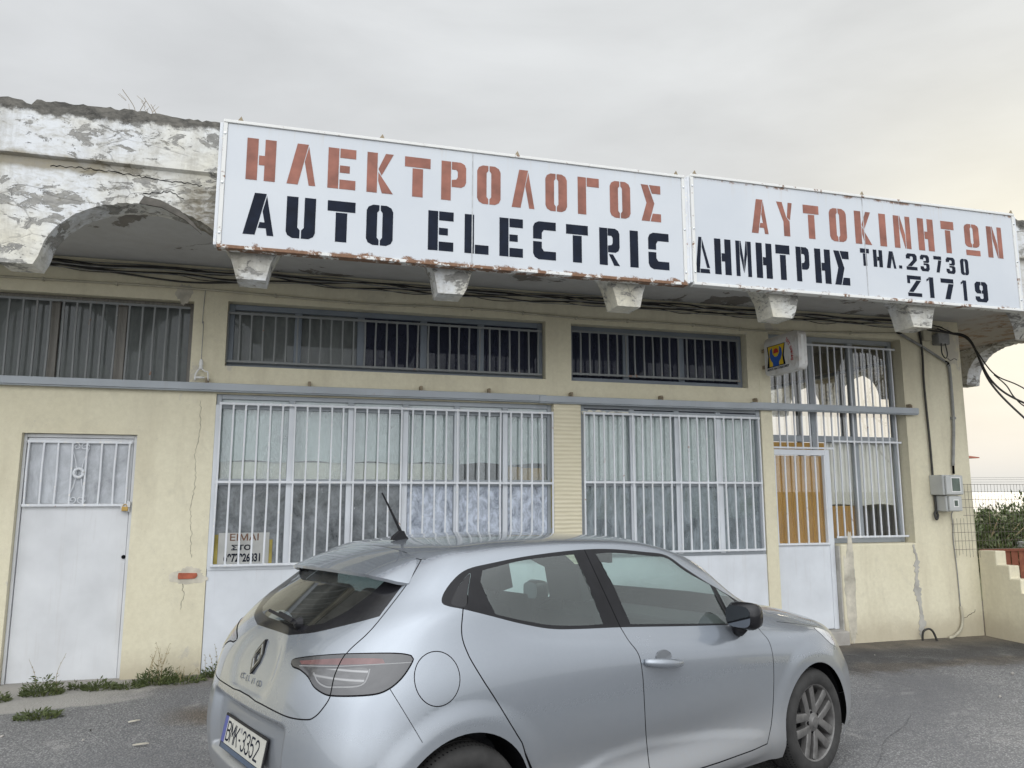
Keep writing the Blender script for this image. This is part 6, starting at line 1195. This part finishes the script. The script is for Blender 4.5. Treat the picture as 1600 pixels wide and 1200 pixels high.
for sgn in (-1, 1):
    fd = panel('door', 'door_front', M['paint'], car, sgn); panel('window', 'glass_front', M['carglass'], fd, sgn); panel('quarter_light', 'glass_tri', M['carglass'], fd, sgn)
    rd = panel('door', 'door_rear', M['paint'], car, sgn); panel('window', 'glass_rear', M['carglass'], rd, sgn); panel('handle_recess', 'recess', M['trim'], rd, sgn, -.004)
    panel('window_trim', 'trim', M['black'], car, sgn)
    tl = panel('tail_light', ['lamp', 'lamp_in', 'lamp_red', 'lamp_light'], LAMPM, car, sgn, .003)
    panel('headlight', 'headlight', simple('headlight_lens', (.55, .57, .6), .08, .2, 20, Metallic=.4, Coat_Weight=1.0), car, sgn, .002)
    if sgn == -1: panel('fuel_flap', 'fuel_flap', M['paint'], car, sgn)
    # door handle bar
    def onside(x, z, off):
        i = np.argmin((CP[:, 0] - x) ** 2 + (CP[:, 2] - z) ** 2 + np.where(CP[:, 1] < .5, 9, 0)); return Vector((x, sgn * (CP[i, 1] + off), z))
    hb = MB(); P = [onside(1.052 + .268 * t, .826 - .030 * t, .004 + .034 * math.sin(math.pi * min(1, max(0, t))) ** .5) for t in [i / 12 for i in range(13)]]
    hb.tube(P, [.015 + .009 * math.sin(math.pi * i / 12) ** .6 for i in range(13)], 10)
    hb.build('handle', M['paint'], fd, smooth=True)
    cupm = MB(); cc_ = [onside(1.20 + .062 * math.cos(a), .832 + .036 * math.sin(a) * (1 if math.sin(a) > 0 else .3), .0025) for a in [i * 6.283 / 24 for i in range(24)]]; cupm.add(cc_, [tuple(range(24))]); cupm.build('handle_recess', M['recess'], fd)  # flat patch; the scoop's shade is put into its grey colour
    # mirror
    mr = MB(); vs_ = []
    prof_m = [(0, .05), (.012, .085), (.05, .105), (.10, .095), (.135, .06), (.15, .02)]
    base = Vector((1.80, sgn * .905, .985)); nseg = 22
    for d_, r_ in prof_m:
        for i in range(nseg):
            a = 2 * math.pi * i / nseg; ca, sa = math.cos(a), math.sin(a); se = lambda t: math.copysign(abs(t) ** .6, t)
            vs_.append((base.x + d_, base.y + sgn * se(ca) * r_ * .98, base.z + se(sa) * r_ * .72 + .004))
    fs_ = [(i * nseg + j, i * nseg + (j + 1) % nseg, (i + 1) * nseg + (j + 1) % nseg, (i + 1) * nseg + j) for i in range(len(prof_m) - 1) for j in range(nseg)] + [tuple(range(nseg)), tuple((len(prof_m) - 1) * nseg + j for j in range(nseg))]
    mr.add(vs_, fs_); mir = mr.build('wing_mirror', M['trim'], car, smooth=True)
    mg_ = MB(); mg_.add([(base.x - .002, base.y + sgn * math.copysign(abs(math.cos(a)) ** .6, math.cos(a)) * .080, base.z + .004 + math.copysign(abs(math.sin(a)) ** .6, math.sin(a)) * .058) for a in [i * 6.283 / 24 for i in range(24)]], [tuple(range(24))]); mg_.build('mirror_glass', M['mirror'], mir)
    mf_ = MB(); mf_.tube(curve_pts([(1.93, sgn * .79, .925), (1.89, sgn * .84, .90), (1.86, sgn * .885, .925)], 4), [.035] * 9, 10); mf_.build('mirror_foot', M['black'], mir, smooth=True)

# spoiler over the rear window
sp = MB(); NY, NT = 40, 12; rows = []
def root(y):
    a = abs(y)
    if a < .50: q = np.array([[x_, w_] for x_, w_ in ((.022, 0), (.015, .2), (.003, .35), (-.01, .50))]); x0 = np.interp(a, q[:, 1], q[:, 0]); 
    else: x0 = np.interp(a, (.50, .585), (-.01, -.115))
    i = np.argmin((CP[:, 0] - x0) ** 2 + (CP[:, 1] - a) ** 2 + np.where(CP[:, 2] < 1.15, 9, 0)); return Vector((x0, y, CP[i, 2]))
roots = [root(-.588 + 1.176 * j / NY) for j in range(NY + 1)]
for _ in range(3): roots = [roots[0]] + [Vector(((roots[j - 1].x + 2 * roots[j].x + roots[j + 1].x) / 4, roots[j].y, (roots[j - 1].z + 2 * roots[j].z + roots[j + 1].z) / 4)) for j in range(1, NY)] + [roots[-1]]
for j in range(NY + 1):
    y = -.588 + 1.176 * j / NY; a = abs(y); A_ = roots[j] + Vector((-.004, 0, .001))
    lipx = float(np.interp(a, (0, .3, .45, .52, .56, .588), (-.238, -.236, -.225, -.20, -.165, -.122))); lipz = float(np.interp(a, (0, .4, .52, .588), (1.271, 1.268, 1.256, 1.236)))
    L_ = Vector((lipx, y, lipz)); ctrl = A_.lerp(L_, .5) + Vector((0, 0, .018 * (1 - (a / .6) ** 4)))
    top = [A_.lerp(ctrl, t).lerp(ctrl.lerp(L_, t), t) for t in [i / NT for i in range(NT + 1)]]
    under = [L_ + Vector((.004, 0, -.014)), L_ + Vector((.06, 0, -.012)).lerp(Vector((0, 0, -.01)), max(0, (a - .5) / .09)), Vector((min(-.09, A_.x - .01), y * .985, 1.262 if a < .5 else L_.z))]
    rows.append(top + under)
k = len(rows[0]); sp.add([p for r_ in rows for p in r_], [(j * k + i, j * k + i + 1, (j + 1) * k + i + 1, (j + 1) * k + i) for j in range(NY) for i in range(k - 1)])
spo = sp.build('spoiler', M['paint'], gate, smooth=True, recalc=True)
spo.data.polygons.foreach_set('use_smooth', [True] * len(spo.data.polygons))
es = spo.modifiers.new('split', 'EDGE_SPLIT'); es.split_angle = R(50)
# wiper
wp = MB(); wp.bar((-.468, -.235, 1.052), (-.470, .09, 1.078), .014, .030, (-1, 0, .5)); wp.bar((-.470, -.20, 1.062), (-.474, -.05, 1.078), .020, .034, (-1, 0, .5)); wp.lathe([(0, .032), (.02, .028), (.028, 0)], lambda a, b, h: (-.446 - h, -.215 + a, 1.054 + b), 14)
wp.build('wiper', M['black'], gate, bevel=.004)
# badge: nested rhombus outlines
def rear_x(y, z):
    i = np.argmin((CP[:, 1] - abs(y)) ** 2 + (CP[:, 2] - z) ** 2 + np.where(CP[:, 0] > -.2, 9, 0)); return CP[i, 0]
bx = rear_x(0, .89)
def loz(mb, hw, hh, wd, dx, mat):
    o_ = [(0, hh), (hw, .018 * hh / .072), (hw, -.018 * hh / .072), (0, -hh), (-hw, -.018 * hh / .072), (-hw, .018 * hh / .072)]
    i_ = [(a * (1 - wd / hw), b * (1 - wd * 1.25 / hw)) for a, b in o_]
    for j in range(6):
        a, b, c_, d = o_[j], o_[(j + 1) % 6], i_[(j + 1) % 6], i_[j]
        f3 = lambda p, x_: (x_ + (p[1]) * .42 + .006, p[0] - .0, .893 + p[1])
        mb.add([f3(a, bx - dx), f3(b, bx - dx), f3(c_, bx - dx), f3(d, bx - dx), f3(a, bx + .01), f3(b, bx + .01), f3(c_, bx + .01), f3(d, bx + .01)], [(0, 1, 2, 3), (0, 4, 5, 1), (3, 2, 6, 7)], mat)
bm_ = MB(); loz(bm_, .046, .072, .010, .010, M['trim']); loz(bm_, .035, .054, .006, .012, M['badge']); loz(bm_, .027, .041, .010, .009, M['trim'])
bm_.build('emblem', None, gate)
RXB = Matrix(((0, .30, -.954, 0), (-1, 0, 0, 0), (0, .954, .30, 0), (0, 0, 0, 1)))    # text on the tailgate, facing backwards
for i, ch in enumerate('CLIO'):
    y = .104 - .070 * i; text_mesh(ch, .036, Matrix.Translation((rear_x(y, .80) - .0065, y, .798)) @ RXB, M['recess'], gate, sx=1.25, bold=.0001, extrude=.0015)
# number plate with its frame
pl = MB(); px_ = -.588; T_ = lambda z: px_ + (z - .54) * .18
MP = Matrix(((0, .18, -.984, 0), (-1, 0, 0, 0), (0, .984, .18, 0), (0, 0, 0, 1)))
def plate_box(y0, y1, z0, z1, d0, d1): return [Vector((T_(z) - d, y, z)) for y in (y0, y1) for d in (d0, d1) for z in (z0, z1)]
PF = [(0, 1, 3, 2), (4, 6, 7, 5), (0, 4, 5, 1), (2, 3, 7, 6), (0, 2, 6, 4), (1, 5, 7, 3)]
plate = MB().add(plate_box(-.272, .272, .462, .607, 0, .008), PF).build('number_plate', M['black'], car, bevel=.004)
MB().add(plate_box(-.262, .218, .490, .598, .0081, .0105), PF).build('plate_face', simple('plate_white', (.43, .425, .385), .45, .08, 9), plate)
MB().add(plate_box(.219, .260, .490, .598, .0081, .0105), PF).build('country_band', simple('plate_blue', (.07, .085, .26), .45, .1), plate)
MB().add(plate_box(-.255, .255, .466, .486, .0081, .009), PF).build('dealer_strip', simple('dealer_strip', (.06, .085, .13), .4, .2), plate)
ARC = lambda cx, cy, rx, ry, a0, a1, n=10: [(cx + rx * math.cos(R(a0 + (a1 - a0) * i / n)), cy + ry * math.sin(R(a0 + (a1 - a0) * i / n))) for i in range(n + 1)]
PG = {'B': [[(0, 0), (0, 1)], [(0, 1), (.55, 1)] + ARC(.55, .77, .42, .23, 90, -90) + [(0, .54)], [(.55, .54)] + ARC(.55, .27, .45, .27, 90, -90) + [(0, 0)]],
      'M': [[(0, 0), (0, 1), (.5, .38), (1, 1), (1, 0)]], 'K': [[(0, 0), (0, 1)], [(1, 1), (.04, .42)], [(.34, .60), (1, 0)]], '-': [[(.1, .42), (.9, .42)]],
      '3': [ARC(.48, .76, .46, .24, 165, -90) + ARC(.48, .27, .50, .27, 90, -165)], '5': [[(.92, 1), (.12, 1), (.06, .56)] + ARC(.48, .33, .50, .32, 130, -160)], '2': [ARC(.5, .74, .48, .26, 170, -25) + [(.02, 0), (1, 0)]]}
def stroke_text(chars, y0, cw, gap, z0, h, wd, mat, parent):
    """plate characters as bent strips of paint, reading from +y to -y"""
    mb = MB(); y = y0
    for ch in chars:
        w_ = cw * (.55 if ch == '-' else 1.12 if ch == 'M' else 1)
        for pl_ in PG[ch]:
            Q = [Vector((a * w_, b * h)) for a, b in pl_]
            for k in range(len(Q) - 1):
                t = (Q[k + 1] - Q[k]); n_ = Vector((-t.y, t.x)).normalized() * wd / 2; t = t.normalized() * wd * .3
                cs = [Q[k] - t + n_, Q[k + 1] + t + n_, Q[k + 1] + t - n_, Q[k] - t - n_]
                mb.add([(T_(z0 + c_.y) - .0112 - .0001 * (k % 2), y - c_.x, z0 + c_.y) for c_ in cs], [(0, 1, 2, 3)])
        y -= w_ + gap
    return mb.build('lettering', mat, parent, recalc=False)
stroke_text('BMK', .204, .040, .013, .507, .074, .0085, M['navy'], plate)
stroke_text('-', .040, .036, .012, .507, .074, .0085, M['navy'], plate)
stroke_text('3352', .004, .042, .013, .507, .074, .0085, M['navy'], plate)
MB().add([Vector((T_(.578 + .011 * math.sin(a)) - .0112, .030 + .011 * math.cos(a), .578 + .011 * math.sin(a))) for a in [i * 6.283 / 16 for i in range(16)]], [tuple(range(16))]).build('registration_sticker', simple('sticker_grey', (.25, .25, .25), .5), plate)
# aerial
an = MB(); an.prism([(-.055, 0), (.055, 0), (.045, .02), (.005, .05), (-.018, .046), (-.03, .022)], lambda a, b: (.165 - a, -.012, 1.402 + b), (0, .024, 0))
an.tube([(.170, 0, 1.44), (.10, 0, 1.56), (.048, .0, 1.645)], [.009, .006, .0045], 8); an.build('aerial', M['black'], car, bevel=.004)
# wheels
def wheel(x, sgn, steer=0):
    yo = sgn * .872
    fn0 = lambda a, b, h: (x + a * math.cos(steer) + 0 * b, yo - sgn * h + a * math.sin(steer) * .0, .31 + b)
    rim = MB(); rim.lathe([(.222, .005), (.218, .0), (.210, .006), (.203, .03), (.198, .07), (.19, .16), (.212, .19), (.222, .195)], fn0, 64, M['alloy'])
    rim.lathe([(0, .10), (.19, .115)], fn0, 48, M['innerdark'])
    for kk in range(5):
        for s_ in (-1, 1):
            ac = 2 * math.pi * kk / 5 + math.pi
            r0, r1 = .045, .203
            P = []
            for r_, a_, hw, hh in ((r0, ac, .022, .016), (.12, ac, .023, .008), (r1, ac, .025, .006)):
                c_, s2 = math.cos(a_), math.sin(a_); sh = s_ * (.032 + .014 * r_ / .2)
                for off, dep in ((-hw, hh + .004), (-hw * .75, hh), (hw * .75, hh), (hw, hh + .004), (hw, hh + .035), (-hw, hh + .035)): P.append(fn0(r_ * c_ - (off + sh) * s2, r_ * s2 + (off + sh) * c_, dep))
            rim.add(P, [(i * 6 + j, i * 6 + (j + 1) % 6, (i + 1) * 6 + (j + 1) % 6, (i + 1) * 6 + j) for i in range(2) for j in range(6)] + [(0, 1, 2, 3, 4, 5), (12, 13, 14, 15, 16, 17)], M['alloy'])
    rim.lathe([(0, .004), (.028, .005), (.034, .010), (.060, .018), (.072, .026), (.075, .06)], fn0, 40, M['alloy'])
    for kk in range(5):
        a0 = 2 * math.pi * kk / 5 + math.pi; cx, cy = .055 * math.cos(a0), .055 * math.sin(a0)
        rim.lathe([(0, .0165), (.011, .0155), (.0125, .02)], lambda a, b, h: fn0(cx + a, cy + b, h), 14, M['gap'])
    o = rim.build('wheel', None, car, smooth=True); e_ = o.modifiers.new('split', 'EDGE_SPLIT'); e_.split_angle = R(35)
    ty = MB(); prof = [(.216, .004), (.224, -.004), (.245, -.012), (.27, -.012), (.288, -.004), (.300, .010), (.306, .022)]
    tr = [.036, .064, .067, .098, .101, .132, .135, .160]
    for i, h in enumerate(tr): prof += [(.309, h)] if i % 2 == 0 else [(.309, h)]
    prof2 = [(.216, .004), (.224, -.004), (.245, -.012), (.27, -.012), (.288, -.004), (.300, .008), (.307, .024), (.310, .040), (.310, .064), (.302, .066), (.302, .072), (.310, .074), (.310, .098), (.302, .100), (.302, .106), (.310, .108), (.310, .132), (.302, .134), (.302, .140), (.310, .142), (.309, .165), (.300, .195), (.27, .205), (.216, .195)]
    ty.lathe(prof2, fn0, 96)
    for kk in range(96):
        a = 2 * math.pi * kk / 96; c_, s2 = math.cos(a), math.sin(a)
        for h0, h1 in ((.012, .046), (.160, .192)):
            r0, r1 = (.3035, .3115) if h0 < .1 else (.3115, .303); w_ = .0028
            ty.add([fn0(r0 * c_ - w_ * s2, r0 * s2 + w_ * c_, h0), fn0(r0 * c_ + w_ * s2, r0 * s2 - w_ * c_, h0), fn0(r1 * c_ + w_ * s2, r1 * s2 - w_ * c_, h1), fn0(r1 * c_ - w_ * s2, r1 * s2 + w_ * c_, h1)], [(0, 1, 2, 3)], M['gap'])
    ty.mats = [M['rubber'], M['gap']]; nf = 96 * (len(prof2) - 1); ty.m = [0] * nf + [1] * (len(ty.f) - nf)
    t = ty.build('tyre', None, o, smooth=True); e_ = t.modifiers.new('split', 'EDGE_SPLIT'); e_.split_angle = R(40)
for x in (0.0, 2.583):
    for s_ in (-1, 1): wheel(x, s_)
# wheel housings, floor pan, cabin
ln_m = MB()
for x in (0.0, 2.583):
    for s_ in (-1, 1):
        P = []
        for i in range(25):
            a = R(-20 + 220 * i / 24)
            for h in (.835, .60): P.append((x + .372 * math.cos(a), s_ * h, max(.16, .315 + .372 * math.sin(a))))
        b = len(ln_m.v); ln_m.add(P, [(i * 2, i * 2 + 1, i * 2 + 3, i * 2 + 2) for i in range(24)] + [tuple(i * 2 + 1 for i in range(25))])
ln_m.build_each('wheel_housing', M['black'], car, smooth=False)
MB().box(-.40, 3.2, -.60, .60, .19, .24).box(.40, 2.18, -.83, .83, .185, .30).build('floor_pan', M['gap'], car)
seat_m = MB()
def seat(mb, x, y, w_, top):
    mb.box(x - .10, x + .42, y - w_, y + w_, .36, .56); mb.bar((x - .06, y, .50), (x - .24, y, top), 2 * w_ * .94, .16, (1, 0, 0))
    mb.bar((x - .245, y, top + .045), (x - .285, y, top + .22), .27, .10, (1, 0, 0)); mb.box(x - .27, x - .255, y - .06, y - .045, top - .02, top + .08); mb.box(x - .27, x - .255, y + .045, y + .06, top - .02, top + .08)
for y in (-.36, .36):
    s_ = MB(); seat(s_, 1.30, y, .25, 1.04); s_.build('seat', M['fabric'], car, smooth=True, bevel=.045, seg=4)
s_ = MB(); s_.box(.22, .72, -.64, .64, .36, .55); s_.bar((.26, 0, .52), (.06, 0, 1.02), 1.26, .14, (1, 0, 0))
for y in (-.40, 0, .40): s_.bar((.05, y, 1.04), (.02, y, 1.16), .24, .085, (1, 0, 0))
s_.build('rear_seat', M['fabric'], car, smooth=True, bevel=.04, seg=3)
d_ = MB(); d_.box(1.92, 2.42, -.70, .70, .62, .90); d_.box(1.86, 2.0, .16, .58, .78, .96); d_.build('dashboard', M['fabric'], car, bevel=.05, seg=3)
sw_ = MB(); sw_.tube([(1.80 + .10 * math.sin(a) * .35, .36 + .185 * math.cos(a), .90 + .185 * math.sin(a) * .93) for a in [i * 6.283 / 28 for i in range(29)]], .016, 8, cap=False); sw_.bar((1.80, .19, .90), (1.80, .53, .90), .03, .045, (1, 0, 0)); sw_.build('steering_wheel', M['black'], car, smooth=True)
im = MB(); im.box(1.60, 1.625, -.12, .12, 1.245, 1.31).tube([(1.63, 0, 1.30), (1.70, 0, 1.34)], .01, 6); im.build('rear_view_mirror', M['trim'], car, bevel=.012)
MB().tube(curve_pts([(1.66, .03, 1.25), (1.67, .035, 1.18), (1.655, .03, 1.13)], 4), .0025, 5).prism([(-.05, 0), (.05, .012), (.04, -.006), (-.045, -.014)], lambda a, b: (1.655, .03 + a, 1.12 + b), (.004, 0, 0)).build('hanging_ornament', M['black'], car)
pa = MB(); pa.add([(x_, y_, 1.335 if x_ < 1.2 else 1.325) for x_ in (.0, .4, .9, 1.45) for y_ in (-.52, -.3, .3, .52)], [(i * 4 + j, i * 4 + j + 1, i * 4 + j + 5, i * 4 + j + 4) for i in range(3) for j in range(3)]); pa.build('headlining', simple('headlining', (.30, .30, .29), .9), car)
MB().box(-.32, .0, -.58, .58, .95, .965).build('parcel_shelf', M['fabric'], car, bevel=.006)
